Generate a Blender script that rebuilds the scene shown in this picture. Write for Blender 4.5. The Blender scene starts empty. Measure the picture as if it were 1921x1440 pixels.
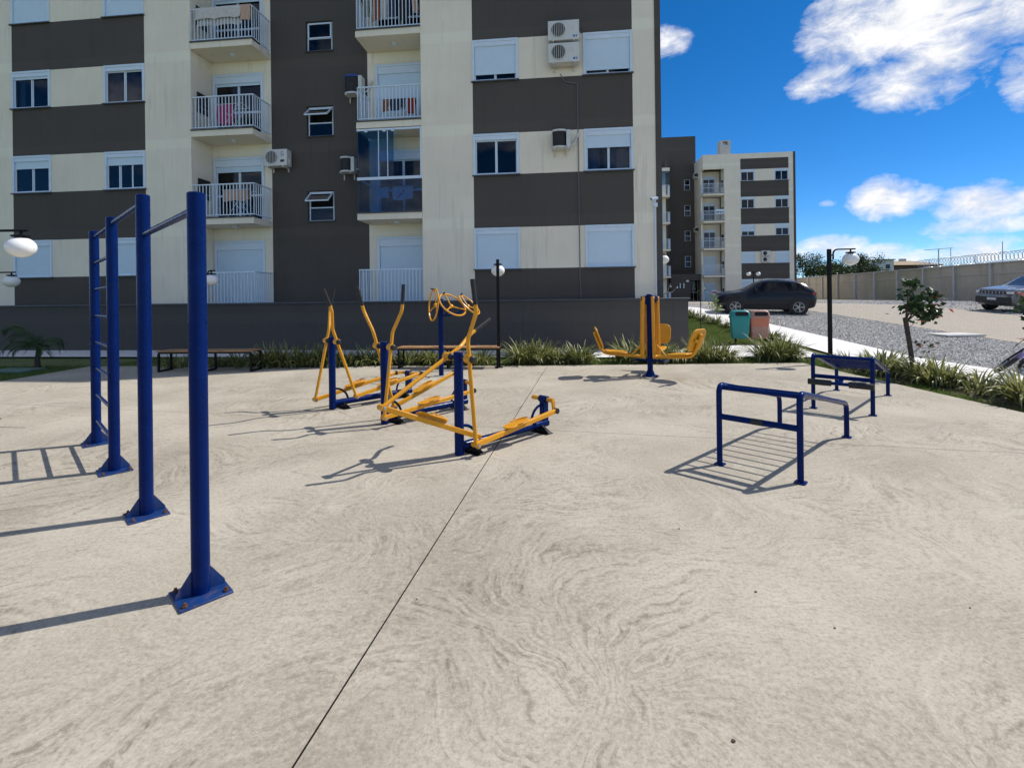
import bpy, bmesh, math, random
from mathutils import Vector, Matrix
random.seed(7)
R = math.radians
V = Vector
sc = bpy.context.scene
col = sc.collection

# ------------------------------------------------------------------ camera
FPX, CXP, HOR, ROLL, EYE = 920.0, 960.5, 557.0, R(.7), 1.6
cam_d = bpy.data.cameras.new('camera')
cam_d.sensor_width = 36.0
cam_d.lens = 36.0 * FPX / 1921.0
cam_d.shift_y = -(720.0 - HOR) / 1921.0
cam_d.clip_start = .05
cam_d.clip_end = 3000
cam = bpy.data.objects.new('camera', cam_d)
col.objects.link(cam)
cam.matrix_world = Matrix.Translation((0, 0, EYE)) @ Matrix.Rotation(R(90), 4, 'X') @ Matrix.Rotation(-ROLL, 4, 'Z')
sc.camera = cam

# ------------------------------------------------------------------ light
SUN_EL, SUN_AZ = R(50), R(70)          # azimuth clockwise from +Y
SKY_STRENGTH, SUN_STRENGTH, EXPOSURE = .145, 3.9, .3
sdir = V((math.sin(SUN_AZ) * math.cos(SUN_EL), math.cos(SUN_AZ) * math.cos(SUN_EL), math.sin(SUN_EL)))
sun_d = bpy.data.lights.new('sun', 'SUN')
sun_d.energy = SUN_STRENGTH
sun_d.angle = R(.53)
sun_d.color = (1, .955, .88)
sun = bpy.data.objects.new('sun', sun_d)
col.objects.link(sun)
sun.rotation_euler = (-sdir).to_track_quat('-Z', 'Y').to_euler()
sun.location = (20, 8, 40)
vs = sc.view_settings
vs.view_transform = 'Standard'
vs.look = 'None'
vs.gamma = 1
vs.exposure = EXPOSURE
vs.use_curve_mapping = False
sc.cycles.use_adaptive_sampling = True
sc.cycles.adaptive_threshold = .02
sc.cycles.max_bounces = 5
sc.cycles.diffuse_bounces = 2
sc.cycles.glossy_bounces = 2
sc.cycles.transmission_bounces = 2
sc.cycles.transparent_max_bounces = 8
sc.cycles.caustics_reflective = False
sc.cycles.caustics_refractive = False

# pixel (of the 1921 px photograph) -> ray; used only to read real positions off the photograph
def ray(px, py):
    dx, dy = px - CXP, py - HOR
    c, s = math.cos(ROLL), math.sin(ROLL)
    return V((dx * c - dy * s, FPX, -(dx * s + dy * c)))
def G(px, py, z=0.0):
    r = ray(px, py)
    t = (z - EYE) / r.z
    return V((r.x * t, r.y * t, z))
def smooth(a, b, x):
    t = min(1, max(0, (x - a) / (b - a)))
    return t * t * (3 - 2 * t)
def ramp(y):
    if y < 12: return 0.0
    if y < 26: return .066 * (y - 12)
    return .924
def terr(x, y):
    return ramp(y) * smooth(4.2, 6.5, x)
def GT(px, py):
    r = ray(px, py)
    d = 4.0
    while d < 120:
        p = r * (d / FPX)
        if EYE + p.z <= ramp(p.y): break
        d += .02
    return V((p.x, p.y, ramp(p.y)))

# ------------------------------------------------------------------ node helpers
class NT:
    def __init__(s, tree):
        s.t = tree; s.n = tree.nodes; s.l = tree.links
    def node(s, typ, ins=None, **kw):
        n = s.n.new(typ)
        for k, v in kw.items(): setattr(n, k, v)
        if ins:
            for k, v in ins.items():
                sock = n.inputs[k]
                if isinstance(v, bpy.types.NodeSocket): s.l.new(v, sock)
                else: sock.default_value = v
        return n
    def math(s, op, a, b=0.0, c=None, clamp=False):
        d = {0: a, 1: b}
        if c is not None: d[2] = c
        return s.node('ShaderNodeMath', d, operation=op, use_clamp=clamp).outputs[0]
    def vmath(s, op, a, b=None, scale=None):
        d = {0: a}
        if b is not None: d[1] = b
        n = s.node('ShaderNodeVectorMath', d, operation=op)
        if scale is not None:
            if isinstance(scale, bpy.types.NodeSocket): s.l.new(scale, n.inputs['Scale'])
            else: n.inputs['Scale'].default_value = scale
        return n.outputs[0] if op not in ('LENGTH', 'DOT_PRODUCT') else n.outputs[1]
    def noise(s, vec, scale, detail=3, rough=.5, dist=0, typ='FBM'):
        n = s.node('ShaderNodeTexNoise', {'Vector': vec, 'Scale': scale, 'Detail': detail, 'Roughness': rough, 'Distortion': dist})
        return n
    def maprange(s, v, a, b, c=0.0, d=1.0, sm=False):
        n = s.node('ShaderNodeMapRange', {0: v, 1: a, 2: b, 3: c, 4: d})
        n.clamp = True
        if sm: n.interpolation_type = 'SMOOTHSTEP'
        return n.outputs[0]
    def mix(s, f, a, b, mode='MIX'):
        n = s.node('ShaderNodeMix', None, data_type='RGBA', blend_type=mode)
        for i, v in ((0, f), (6, a), (7, b)):
            if isinstance(v, bpy.types.NodeSocket): s.l.new(v, n.inputs[i])
            else:
                n.inputs[i].default_value = v if i == 0 else (tuple(v) + (1,))[:4]
        return n.outputs[2]

def newmat(name):
    m = bpy.data.materials.new(name)
    m.use_nodes = True
    t = NT(m.node_tree)
    b = m.node_tree.nodes['Principled BSDF']
    return m, t, b
def c4(c): return (c[0], c[1], c[2], 1)

def M(name, c, rough=.5, metal=0.0, var=.12, vs=5.0, bump=0.0, bs=60.0, coat=0.0, dirt=None, dirt_amt=.5, spec=.5):
    m, t, b = newmat(name)
    co = t.node('ShaderNodeTexCoord').outputs['Object']
    n1 = t.noise(co, vs, 4, .6).outputs[0]
    f = t.maprange(n1, .3, .7)
    lo = tuple(x * (1 - var) for x in c); hi = tuple(min(1, x * (1 + var)) for x in c)
    colr = t.mix(f, lo, hi)
    if dirt:
        n2 = t.noise(co, vs * 2.3, 5, .7).outputs[0]
        colr = t.mix(t.maprange(n2, .56, .74, 0, dirt_amt), colr, dirt)
    t.l.new(colr, b.inputs['Base Color'])
    rr = t.maprange(t.noise(co, vs * 3, 3).outputs[0], .3, .7, max(0, rough - .07), min(1, rough + .07))
    t.l.new(rr, b.inputs['Roughness'])
    b.inputs['Metallic'].default_value = metal
    b.inputs['Coat Weight'].default_value = coat
    b.inputs['Specular IOR Level'].default_value = spec
    if bump:
        bn = t.node('ShaderNodeBump', {'Height': t.noise(co, bs, 3).outputs[0], 'Strength': bump, 'Distance': .01})
        t.l.new(bn.outputs[0], b.inputs['Normal'])
    return m

def plaster(name, c, streak=.08):
    m, t, b = newmat(name)
    co = t.node('ShaderNodeTexCoord').outputs['Object']
    sep = t.node('ShaderNodeSeparateXYZ', {0: co})
    n1 = t.noise(co, .5, 5, .65).outputs[0]
    sv = t.node('ShaderNodeCombineXYZ', {0: t.math('MULTIPLY', sep.outputs[0], 3.0), 1: sep.outputs[1], 2: t.math('MULTIPLY', sep.outputs[2], .22)}).outputs[0]
    n2 = t.noise(sv, 1.6, 4, .6).outputs[0]
    # the slab of every storey telegraphs through the render as a slightly different tone
    zz = t.math('FRACT', t.math('DIVIDE', t.math('ADD', sep.outputs[2], 2.9 - 1.28), 2.9))
    zn = t.math('ADD', zz, t.math('MULTIPLY', t.math('SUBTRACT', n1, .5), .03))
    line = t.math('MULTIPLY', t.maprange(zn, .84, .86), t.maprange(zn, .95, .97, 1, 0))
    f = t.math('ADD', t.math('MULTIPLY', n1, .6), t.math('MULTIPLY', n2, .4))
    f = t.maprange(f, .3, .7)
    k = .09
    colr = t.mix(f, tuple(x * (1 - k) for x in c), tuple(min(1, x * (1 + k)) for x in c))
    colr = t.mix(t.math('MULTIPLY', line, .35), colr, tuple(min(1, x * 1.22) for x in c))
    colr = t.mix(t.maprange(n2, .58, .8, 0, streak * 4), colr, tuple(x * .62 for x in c))
    t.l.new(colr, b.inputs['Base Color'])
    b.inputs['Roughness'].default_value = .9
    b.inputs['Specular IOR Level'].default_value = .2
    bn = t.node('ShaderNodeBump', {'Height': t.noise(co, 38, 4, .7).outputs[0], 'Strength': .35, 'Distance': .012})
    t.l.new(bn.outputs[0], b.inputs['Normal'])
    return m

def glassmat(name, tint, refl=.16, trans=.75):
    m, t, b = newmat(name)
    t.n.remove(b)
    out = t.n['Material Output']
    tr = t.node('ShaderNodeBsdfTransparent', {0: c4(tuple(x * trans for x in tint))})
    gl = t.node('ShaderNodeBsdfGlossy', {0: (1, 1, 1, 1), 'Roughness': .015})
    lw = t.node('ShaderNodeLayerWeight', {0: .12})
    fac = t.maprange(lw.outputs[0], 0, 1, refl, 1)
    mx = t.node('ShaderNodeMixShader', {0: fac, 1: tr.outputs[0], 2: gl.outputs[0]})
    t.l.new(mx.outputs[0], out.inputs[0])
    return m

# ------------------------------------------------------------------ sky
w = bpy.data.worlds.new('World')
sc.world = w
w.use_nodes = True
t = NT(w.node_tree)
bg = w.node_tree.nodes['Background']
sky = t.node('ShaderNodeTexSky', None, sky_type='NISHITA')
sky.sun_disc = False
sky.sun_elevation = SUN_EL
sky.sun_rotation = SUN_AZ
sky.altitude = 50
sky.air_density = .62
sky.dust_density = 0.0
sky.ozone_density = 5.0
d = t.node('ShaderNodeTexCoord').outputs['Generated']
sp = t.node('ShaderNodeSeparateXYZ', {0: d})
az = t.math('ARCTAN2', sp.outputs[0], sp.outputs[1])
hl = t.math('SQRT', t.math('ADD', t.math('MULTIPLY', sp.outputs[0], sp.outputs[0]), t.math('MULTIPLY', sp.outputs[1], sp.outputs[1])))
el = t.math('DIVIDE', sp.outputs[2], t.math('MAXIMUM', hl, .05))
el = t.math('MINIMUM', el, 4.0)
sky_uv = t.node('ShaderNodeCombineXYZ', {0: az, 1: t.math('MULTIPLY', el, 1.5), 2: 0.0}).outputs[0]
warp = t.noise(sky_uv, 8.0, 2, .6)
uvw = t.vmath('ADD', sky_uv, t.vmath('SCALE', t.vmath('SUBTRACT', warp.outputs['Color'], (.5, .5, .5)), scale=.09))
n_big = t.noise(uvw, 5.2, 7, .58).outputs[0]
n_fine = t.noise(t.vmath('ADD', uvw, (3.1, 1.7, 0)), 19.0, 5, .66).outputs[0]
# cumulus seen in the photograph, each by its true direction; then added cumulus out of view, cover raised for brighter, more neutral fill light
def azel(px, py):
    r = ray(px, py)
    return math.atan2(r.x, r.y), r.z / math.hypot(r.x, r.y)
clouds = [(1700, 40, 190, 62, 1.), (1580, 45, 80, 75, .9), (1760, 120, 110, 65, .95), (1540, 150, 62, 34, .8), (1700, 165, 90, 30, .85), (1890, 20, 90, 60, .95), (1915, 140, 45, 55, .8), (1640, 150, 50, 34, .55),
          (1255, 78, 34, 26, .72), (1655, 372, 58, 34, .95), (1740, 368, 36, 22, .6), (1845, 380, 88, 36, 1.), (1835, 421, 105, 17, .8), (1775, 436, 30, 16, .6), (1550, 380, 18, 8, .5),
          (1560, 464, 56, 20, .85), (1655, 474, 50, 15, .8), (1720, 482, 50, 13, .7), (1825, 473, 80, 27, .95), (1930, 484, 60, 24, .75), (1495, 480, 50, 15, .7)]
blob = None
ae = t.node('ShaderNodeCombineXYZ', {0: az, 1: el, 2: 0.0}).outputs[0]
for px, py, rx, ry, amp in clouds:
    a0, e0 = azel(px, py)
    a1, _ = azel(px + rx, py); _, e1 = azel(px, py - ry)
    ia, ie = 1 / abs(a1 - a0), 1 / abs(e1 - e0)
    uv_ = t.node('ShaderNodeVectorMath', {0: ae, 1: (ia, ie, 0), 2: (-a0 * ia, -e0 * ie, 0)}, operation='MULTIPLY_ADD').outputs[0]
    q = t.vmath('DOT_PRODUCT', uv_, uv_)
    g = t.math('MULTIPLY_ADD', q, -.42 * amp, amp)
    blob = g if blob is None else t.math('MAXIMUM', blob, g)
blob = t.math('MAXIMUM', blob, 0.0)
scat = t.maprange(t.noise(t.vmath('ADD', t.vmath('MULTIPLY', sky_uv, (1., 1.6, 1.)), (11.3, 4.1, 0)), 2.3, 2, .5).outputs[0], .42, .57)
inview = t.math('MULTIPLY', t.maprange(az, .1, .3), t.maprange(az, .8, 1.0, 1, 0))
scat = t.math('MULTIPLY', scat, t.math('SUBTRACT', 1.0, inview))
field = t.math('MAXIMUM', blob, t.math('MULTIPLY', scat, .8))
dens = t.math('ADD', field, t.math('MULTIPLY', t.math('SUBTRACT', n_big, .5), 1.9))
dens = t.math('ADD', dens, t.math('MULTIPLY', t.math('SUBTRACT', n_fine, .5), 1.35))
cov = t.maprange(dens, .27, 1.02, 0, 1, False)
cov = t.math('MULTIPLY', cov, t.maprange(field, .05, .3))
cov = t.math('MULTIPLY', cov, t.maprange(el, -.005, .02))
shade = t.maprange(t.math('ADD', t.math('MULTIPLY', n_fine, .45), t.math('MULTIPLY', n_big, .55)), .38, .58)
ccol = t.mix(shade, (3.7, 3.95, 4.5), (5.7, 5.7, 5.8))
hsv = t.node('ShaderNodeHueSaturation', {'Hue': .5, 'Saturation': 1.28, 'Value': .81, 'Color': sky.outputs[0]}).outputs[0]
t.l.new(t.mix(cov, hsv, ccol), bg.inputs[0])
bg.inputs[1].default_value = SKY_STRENGTH

# ------------------------------------------------------------------ mesh builder
def frame(dirv, up=None):
    z = dirv.normalized()
    u = V((0, 0, 1)) if up is None else up
    if abs(z.dot(u)) > .97: u = V((1, 0, 0))
    x = u.cross(z).normalized()
    return x, z.cross(x), z
def fillet(pts, rad, seg=5):
    pts = [V(p) for p in pts]
    out = [pts[0]]
    for a, b, c in zip(pts, pts[1:], pts[2:]):
        d1, d2 = (a - b), (c - b)
        r = min(rad, d1.length * .49, d2.length * .49)
        p, q = b + d1.normalized() * r, b + d2.normalized() * r
        for i in range(seg + 1):
            s = i / seg
            out.append(p * (1 - s) ** 2 + b * 2 * s * (1 - s) + q * s * s)
    out.append(pts[-1])
    return out
class MB:
    def __init__(s):
        s.v = []; s.f = []; s.a = None
    def add(s, vs, fs):
        o = len(s.v)
        s.v += [V(v) for v in vs]
        s.f += [tuple(i + o for i in f) for f in fs]
        return s
    def box(s, x0, x1, y0, y1, z0, z1):
        return s.add([(x0, y0, z0), (x1, y0, z0), (x1, y1, z0), (x0, y1, z0), (x0, y0, z1), (x1, y0, z1), (x1, y1, z1), (x0, y1, z1)],
                     [(0, 3, 2, 1), (4, 5, 6, 7), (0, 1, 5, 4), (1, 2, 6, 5), (2, 3, 7, 6), (3, 0, 4, 7)])
    def bar(s, p, q, w_, h_, up=None):
        p, q = V(p), V(q)
        x, y, z = frame(q - p, up)
        vs = []
        for c in (p, q):
            for sx, sy in ((-1, -1), (1, -1), (1, 1), (-1, 1)):
                vs.append(c + x * sx * w_ / 2 + y * sy * h_ / 2)
        return s.add(vs, [(3, 2, 1, 0), (4, 5, 6, 7), (0, 1, 5, 4), (1, 2, 6, 5), (2, 3, 7, 6), (3, 0, 4, 7)])
    def tube(s, pts, r, n=10, closed=False, cap=True):
        pts = [V(p) for p in pts]
        m = len(pts)
        rs = r if isinstance(r, (list, tuple)) else [r] * m
        o = len(s.v)
        x = None
        for i, p in enumerate(pts):
            a = pts[(i - 1) % m] if (closed or i > 0) else p
            b = pts[(i + 1) % m] if (closed or i < m - 1) else p
            dv = (b - a).normalized()
            if x is None:
                x, y, _ = frame(dv)
            else:
                x = (x - dv * x.dot(dv)).normalized(); y = dv.cross(x)
            for k in range(n):
                an = 2 * math.pi * k / n
                s.v.append(p + (x * math.cos(an) + y * math.sin(an)) * rs[i])
        for i in range(m if closed else m - 1):
            j = (i + 1) % m
            for k in range(n):
                k2 = (k + 1) % n
                s.f.append((o + i * n + k, o + i * n + k2, o + j * n + k2, o + j * n + k))
        if cap and not closed:
            s.f.append(tuple(o + k for k in range(n))[::-1])
            s.f.append(tuple(o + (m - 1) * n + k for k in range(n)))
        return s
    def cyl(s, p, q, r, r2=None, n=14):
        return s.tube([p, q], [r, r if r2 is None else r2], n)
    def lathe(s, prof, c=(0, 0, 0), axis=(0, 0, 1), n=24):
        c = V(c); x, y, z = frame(V(axis))
        o = len(s.v); m = len(prof)
        for r, h in prof:
            for k in range(n):
                an = 2 * math.pi * k / n
                s.v.append(c + z * h + (x * math.cos(an) + y * math.sin(an)) * max(r, 1e-4))
        for i in range(m - 1):
            for k in range(n):
                k2 = (k + 1) % n
                s.f.append((o + i * n + k, o + i * n + k2, o + (i + 1) * n + k2, o + (i + 1) * n + k))
        s.f.append(tuple(o + k for k in range(n))[::-1]); s.f.append(tuple(o + (m - 1) * n + k for k in range(n)))
        return s
    def prism(s, poly, vec):
        n = len(poly); vec = V(vec)
        a = [V(p) for p in poly]
        nrm = (a[1] - a[0]).cross(a[2] - a[1])
        if nrm.dot(vec) > 0: a = a[::-1]
        return s.add(a + [p + vec for p in a], [tuple(range(n)), tuple(range(2 * n - 1, n - 1, -1))] + [(i, i + n, (i + 1) % n + n, (i + 1) % n) for i in range(n)])
    def ring(s, c, nrm, rad, r, n=28, m=8, sx=1., sy=1.):
        x, y, z = frame(V(nrm)); c = V(c)
        return s.tube([c + x * math.cos(2 * math.pi * i / n) * rad * sx + y * math.sin(2 * math.pi * i / n) * rad * sy for i in range(n)], r, m, closed=True)
    def ball(s, c, r, n=12, m=7, sz=1.0):
        return s.lathe([(r * math.sin(math.pi * i / m), -r * sz * math.cos(math.pi * i / m)) for i in range(m + 1)], c, n=n)
    def plate(s, c, u, v_, w_, h_, th, cr=.06, seg=4):
        u, v_, c = V(u).normalized(), V(v_).normalized(), V(c)
        nn = u.cross(v_)
        poly = []
        for sx, sy, a0 in ((1, 1, 0), (-1, 1, 90), (-1, -1, 180), (1, -1, 270)):
            for i in range(seg + 1):
                a = R(a0 + 90 * i / seg)
                poly.append(c + u * (sx * (w_ / 2 - cr) + cr * math.cos(a)) + v_ * (sy * (h_ / 2 - cr) + cr * math.sin(a)) - nn * th / 2)
        return s.prism(poly, nn * th)
    def grid(s, fn, nu, nv):
        o = len(s.v)
        for i in range(nu + 1):
            for j in range(nv + 1):
                s.v.append(V(fn(i / nu, j / nv)))
        for i in range(nu):
            for j in range(nv):
                a = o + i * (nv + 1) + j
                s.f.append((a, a + nv + 1, a + nv + 2, a + 1))
        return s
    def mesh(s, name, mat, smooth_=True, ang=38, inv=None):
        me = bpy.data.meshes.new(name)
        vs_ = s.v if inv is None else [inv @ v for v in s.v]
        me.from_pydata([tuple(v) for v in vs_], [], s.f)
        if s.a is not None:
            at = me.attributes.new('tone', 'FLOAT', 'POINT')
            at.data.foreach_set('value', s.a)
        for m_ in (mat if isinstance(mat, (list, tuple)) else [mat]):
            me.materials.append(m_)
        if smooth_:
            me.polygons.foreach_set('use_smooth', [True] * len(me.polygons))
            me.set_sharp_from_angle(angle=R(ang))
        me.update()
        return me
    def build(s, name, mat, parent=None, world=False, bevel=0, smooth_=True, ang=38, label=None):
        inv = None
        if world and parent is not None: inv = WM[parent.name].inverted()
        o = bpy.data.objects.new(name, s.mesh(name, mat, smooth_, ang, inv))
        col.objects.link(o)
        WM[o.name] = Matrix()
        if parent is not None:
            o.parent = parent
            WM[o.name] = WM[parent.name]
        if bevel:
            b = o.modifiers.new('bevel', 'BEVEL'); b.width = bevel; b.segments = 2; b.limit_method = 'ANGLE'; b.angle_limit = R(50)
        if label: o['label'] = label
        return o
WM = {}
def tag(o, label=None, cat=None, group=None, kind=None):
    if label: o['label'] = label
    if cat: o['category'] = cat
    if group: o['group'] = group
    if kind: o['kind'] = kind
    return o
def thing(name, label, cat, loc=(0, 0, 0), rz=0.0, group=None, mat=None):
    o = bpy.data.objects.new(name, None)
    o.empty_display_size = .2
    col.objects.link(o)
    mw = Matrix.Translation(V(loc)) @ Matrix.Rotation(rz, 4, 'Z') if mat is None else mat
    o.matrix_world = mw
    WM[o.name] = mw
    return tag(o, label, cat, group)
def inst(name, me, parent, loc=(0, 0, 0), rz=0.0, scale=None):
    o = bpy.data.objects.new(name, me)
    col.objects.link(o)
    o.parent = parent; o.location = loc; o.rotation_euler = (0, 0, rz)
    if scale: o.scale = scale
    WM[o.name] = WM[parent.name]
    return o
def copy_tree(o, parent=None):
    c = o.copy(); col.objects.link(c); c.parent = parent
    WM[c.name] = Matrix()
    for ch in list(o.children): copy_tree(ch, c)
    return c
def text_mesh(txt, size, ext, mat, bold=0.0, align='CENTER'):
    cu = bpy.data.curves.new('lettering', 'FONT')
    cu.body = txt; cu.size = size; cu.extrude = ext; cu.offset = bold; cu.align_x = align; cu.align_y = 'CENTER'
    o = bpy.data.objects.new('lettering', cu); col.objects.link(o)
    dg = bpy.context.evaluated_depsgraph_get()
    me = bpy.data.meshes.new_from_object(o.evaluated_get(dg))
    bpy.data.objects.remove(o)
    me.materials.clear(); me.materials.append(mat)
    return me

# ------------------------------------------------------------------ materials
CREAM = plaster('cream_plaster', (.88, .80, .655), .17)
DARK = plaster('taupe_plaster', (.098, .087, .078), .10)
PLINTH = plaster('grey_brown_render', (.092, .084, .076), .12)
WHITE = M('white_aluminium', (.68, .79, .90), .35, var=.03)
SHUT = M('white_shutter', (.62, .77, .90), .45, var=.02)
GLASS = glassmat('window_glass', (.55, .62, .72), .025, .8)
BLUEGLASS = glassmat('balcony_glass', (.50, .72, .92), .02, .85)
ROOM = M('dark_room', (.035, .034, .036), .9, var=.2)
CURT = M('curtain_cloth', (.45, .46, .5), .9, var=.1)
SILL = M('dark_stone_sill', (.07, .075, .085), .5, var=.2)
BLUE = M('blue_enamel', (.0008, .0135, .098), .24, var=.14, vs=7, spec=.10, dirt=(.010, .022, .085), dirt_amt=.45, bump=.06, bs=18)
BLUEW = M('worn_blue_enamel', (.006, .035, .15), .42, var=.25, vs=9, dirt=(.13, .075, .045), dirt_amt=.75, bump=.2, bs=40)
YELLOW = M('yellow_enamel', (.70, .31, .008), .34, var=.09, vs=4, dirt=(.40, .16, .012), dirt_amt=.3)
BLACK = M('black_rubber', (.012, .012, .013), .55, var=.3, vs=20)
BLKMET = M('black_painted_steel', (.007, .007, .008), .45, var=.3, vs=8, spec=.2)
STEEL = M('bare_steel', (.45, .45, .46), .35, metal=.9, var=.15)
RUST = M('rusty_bolt', (.11, .045, .02), .85, var=.4, vs=40)
WOOD = M('bench_wood', (.34, .18, .08), .55, var=.3, vs=7, bump=.15, bs=30)
GLOBE = M('opal_globe', (.86, .86, .84), .22, var=.02)
GLOBE.node_tree.nodes['Principled BSDF'].inputs['Subsurface Weight'].default_value = .35
GLOBE.node_tree.nodes['Principled BSDF'].inputs['Subsurface Radius'].default_value = (.2, .2, .2)
ACW = M('white_casing', (.66, .66, .63), .5, var=.08, dirt=(.35, .32, .26), dirt_amt=.3)
ACD = M('dark_grille', (.022, .021, .021), .6, var=.3)
ACBLUE = M('blue_sticker', (.02, .08, .4), .5)
TEAL = M('teal_plastic', (.016, .24, .235), .45, var=.1, vs=3)
SALMON = M('salmon_plastic', (.52, .17, .095), .5, var=.1, vs=3)
SALMON2 = M('faded_salmon_plastic', (.40, .215, .165), .55, var=.15, vs=5)
BINHOLE = M('bin_inside', (.01, .01, .01), .8)
BARK = M('bark', (.075, .055, .043), .95, var=.35, vs=12, bump=.8, bs=30)
BARKP = M('pale_bark', (.30, .26, .21), .9, var=.3, vs=12, bump=.4, bs=30)
SOIL = M('bare_soil', (.10, .075, .05), .95, var=.4, vs=6, bump=.9, bs=18)

def leafmat(name, c0, c1, c2=None, trans=.25):
    m, t, b = newmat(name)
    at = t.node('ShaderNodeAttribute', None, attribute_name='tone').outputs['Fac']
    colr = t.mix(at, c0, c1)
    if c2: colr = t.mix(t.maprange(at, .9, .95), colr, c2)
    t.l.new(colr, b.inputs['Base Color'])
    b.inputs['Roughness'].default_value = .42
    out = t.n['Material Output']
    tl = t.node('ShaderNodeBsdfTranslucent', {0: colr})
    mx = t.node('ShaderNodeMixShader', {0: trans, 1: b.outputs[0], 2: tl.outputs[0]})
    t.l.new(mx.outputs[0], out.inputs[0])
    return m
FLAX = leafmat('flax_leaf', (.028, .06, .018), (.55, .53, .19), trans=.3)
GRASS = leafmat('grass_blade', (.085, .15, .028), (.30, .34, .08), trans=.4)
TREELEAF = leafmat('tree_leaf', (.018, .042, .010), (.075, .11, .025))
SHRUBLEAF = leafmat('shrub_leaf', (.016, .045, .013), (.085, .14, .035), (.42, .055, .02))
PALMLEAF = leafmat('palm_leaf', (.018, .05, .012), (.07, .13, .035))
YOUNGLEAF = leafmat('young_leaf', (.10, .20, .03), (.28, .36, .07))

def concrete():
    m, t, b = newmat('brushed_concrete')
    co = t.node('ShaderNodeNewGeometry').outputs['Position']
    # trowel sweeps: fans of streaks round scattered centres, and longer streaks that follow a slowly turning flow
    w1 = t.noise(co, .5, 2, .5).outputs['Color']
    w2 = t.noise(t.vmath('ADD', co, (7.7, 3.1, 0)), 1.6, 3, .6).outputs['Color']
    off = t.vmath('ADD', t.vmath('SCALE', t.vmath('SUBTRACT', w1, (.5, .5, .5)), scale=1.5), t.vmath('SCALE', t.vmath('SUBTRACT', w2, (.5, .5, .5)), scale=.45))
    p = t.vmath('MULTIPLY', t.vmath('ADD', co, off), (1, 1, 0))
    def fan(scale, seed, ka, kr):
        q = t.vmath('ADD', p, seed)
        vo = t.node('ShaderNodeTexVoronoi', {'Vector': q, 'Scale': scale, 'Randomness': 1.0}, voronoi_dimensions='2D')
        dl_ = t.vmath('SUBTRACT', q, vo.outputs['Position'])
        s_ = t.node('ShaderNodeSeparateXYZ', {0: dl_})
        r = t.vmath('LENGTH', dl_)
        th = t.math('ARCTAN2', s_.outputs[1], s_.outputs[0])
        th = t.math('ADD', th, t.math('MULTIPLY', r, .9))
        rnd_ = t.node('ShaderNodeSeparateColor', {0: vo.outputs['Color']}).outputs[0]
        vec = t.node('ShaderNodeCombineXYZ', {0: t.math('MULTIPLY', th, ka), 1: t.math('MULTIPLY', r, kr), 2: t.math('MULTIPLY', rnd_, 40.)}).outputs[0]
        ns = t.noise(vec, 1.0, 5, .68).outputs[0]
        ed = t.node('ShaderNodeTexVoronoi', {'Vector': q, 'Scale': scale, 'Randomness': 1.0}, voronoi_dimensions='2D', feature='DISTANCE_TO_EDGE').outputs['Distance']
        return ns, t.math('MULTIPLY', t.maprange(ed, .02, .2, 0, 1, True), t.maprange(r, .06, .3))
    fA, mA = fan(.5, (0, 0, 0), 13., 2.6)
    fB, mB_ = fan(.36, (31.3, 17.9, 0), 17., 2.0)
    sA = t.noise(t.vmath('MULTIPLY', p, (4.5, 34, 1)), 1.0, 5, .66).outputs[0]
    rot = t.node('ShaderNodeVectorRotate', {'Vector': p, 'Angle': R(-38)}, rotation_type='Z_AXIS').outputs[0]
    sB = t.noise(t.vmath('MULTIPLY', rot, (3.6, 30, 1)), 1.0, 5, .66).outputs[0]
    fieldsel = t.maprange(t.noise(co, .55, 3, .55).outputs[0], .42, .58, 0, 1, True)
    def fmix(f, a_, b_): return t.node('ShaderNodeMix', {0: f, 2: a_, 3: b_}, data_type='FLOAT').outputs[0]
    st = fmix(fieldsel, sA, sB)
    st = fmix(mA, st, fA)
    st = fmix(t.math('MULTIPLY', mB_, t.maprange(t.noise(t.vmath('ADD', co, (5, 2, 0)), .4, 2, .5).outputs[0], .45, .6)), st, fB)
    grain = t.noise(co, 46, 5, .9).outputs[0]
    grit = t.noise(co, 17, 6, .8).outputs[0]
    patch = t.noise(t.vmath('ADD', co, (3, 9, 0)), .62, 4, .6).outputs[0]
    patch2 = t.noise(t.vmath('ADD', co, (13, 1, 0)), 1.7, 5, .65).outputs[0]
    base = t.mix(t.maprange(patch, .32, .68), (.355, .314, .250), (.50, .450, .366))
    base = t.mix(t.maprange(patch2, .55, .72, 0, .5), base, (.55, .503, .415))
    dm = t.maprange(t.math('ADD', t.math('MULTIPLY', t.noise(t.vmath('ADD', co, (21, 5, 0)), .55, 3, .6).outputs[0], .6), t.math('MULTIPLY', patch2, .4)), .42, .56, .16, 1)
    sd = t.math('MULTIPLY', t.maprange(st, .46, .64), dm)
    sd = t.math('MULTIPLY', sd, t.maprange(grit, .40, .56, .1, 1))
    base = t.mix(t.math('MULTIPLY', sd, .9), base, (.155, .130, .098))
    base = t.mix(t.maprange(st, .44, .28, 0, .42), base, (.575, .528, .445))
    base = t.mix(t.maprange(grain, .47, .34, 0, .5), base, (.62, .575, .49))
    base = t.mix(t.maprange(grain, .51, .66, 0, .62), base, (.16, .135, .10))
    base = t.mix(t.maprange(grit, .52, .74, 0, .45), base, (.22, .187, .14))
    t.l.new(base, b.inputs['Base Color'])
    b.inputs['Roughness'].default_value = .85
    b.inputs['Specular IOR Level'].default_value = .25
    h = t.math('MULTIPLY', grain, .6)
    bn = t.node('ShaderNodeBump', {'Height': h, 'Strength': .45, 'Distance': .006})
    t.l.new(bn.outputs[0], b.inputs['Normal'])
    return m
PATIO = concrete()
PATHC = M('pale_concrete', (.74, .72, .69), .85, var=.07, vs=1.2, bump=.25, bs=60, dirt=(.52, .50, .47), dirt_amt=.35)
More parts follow.
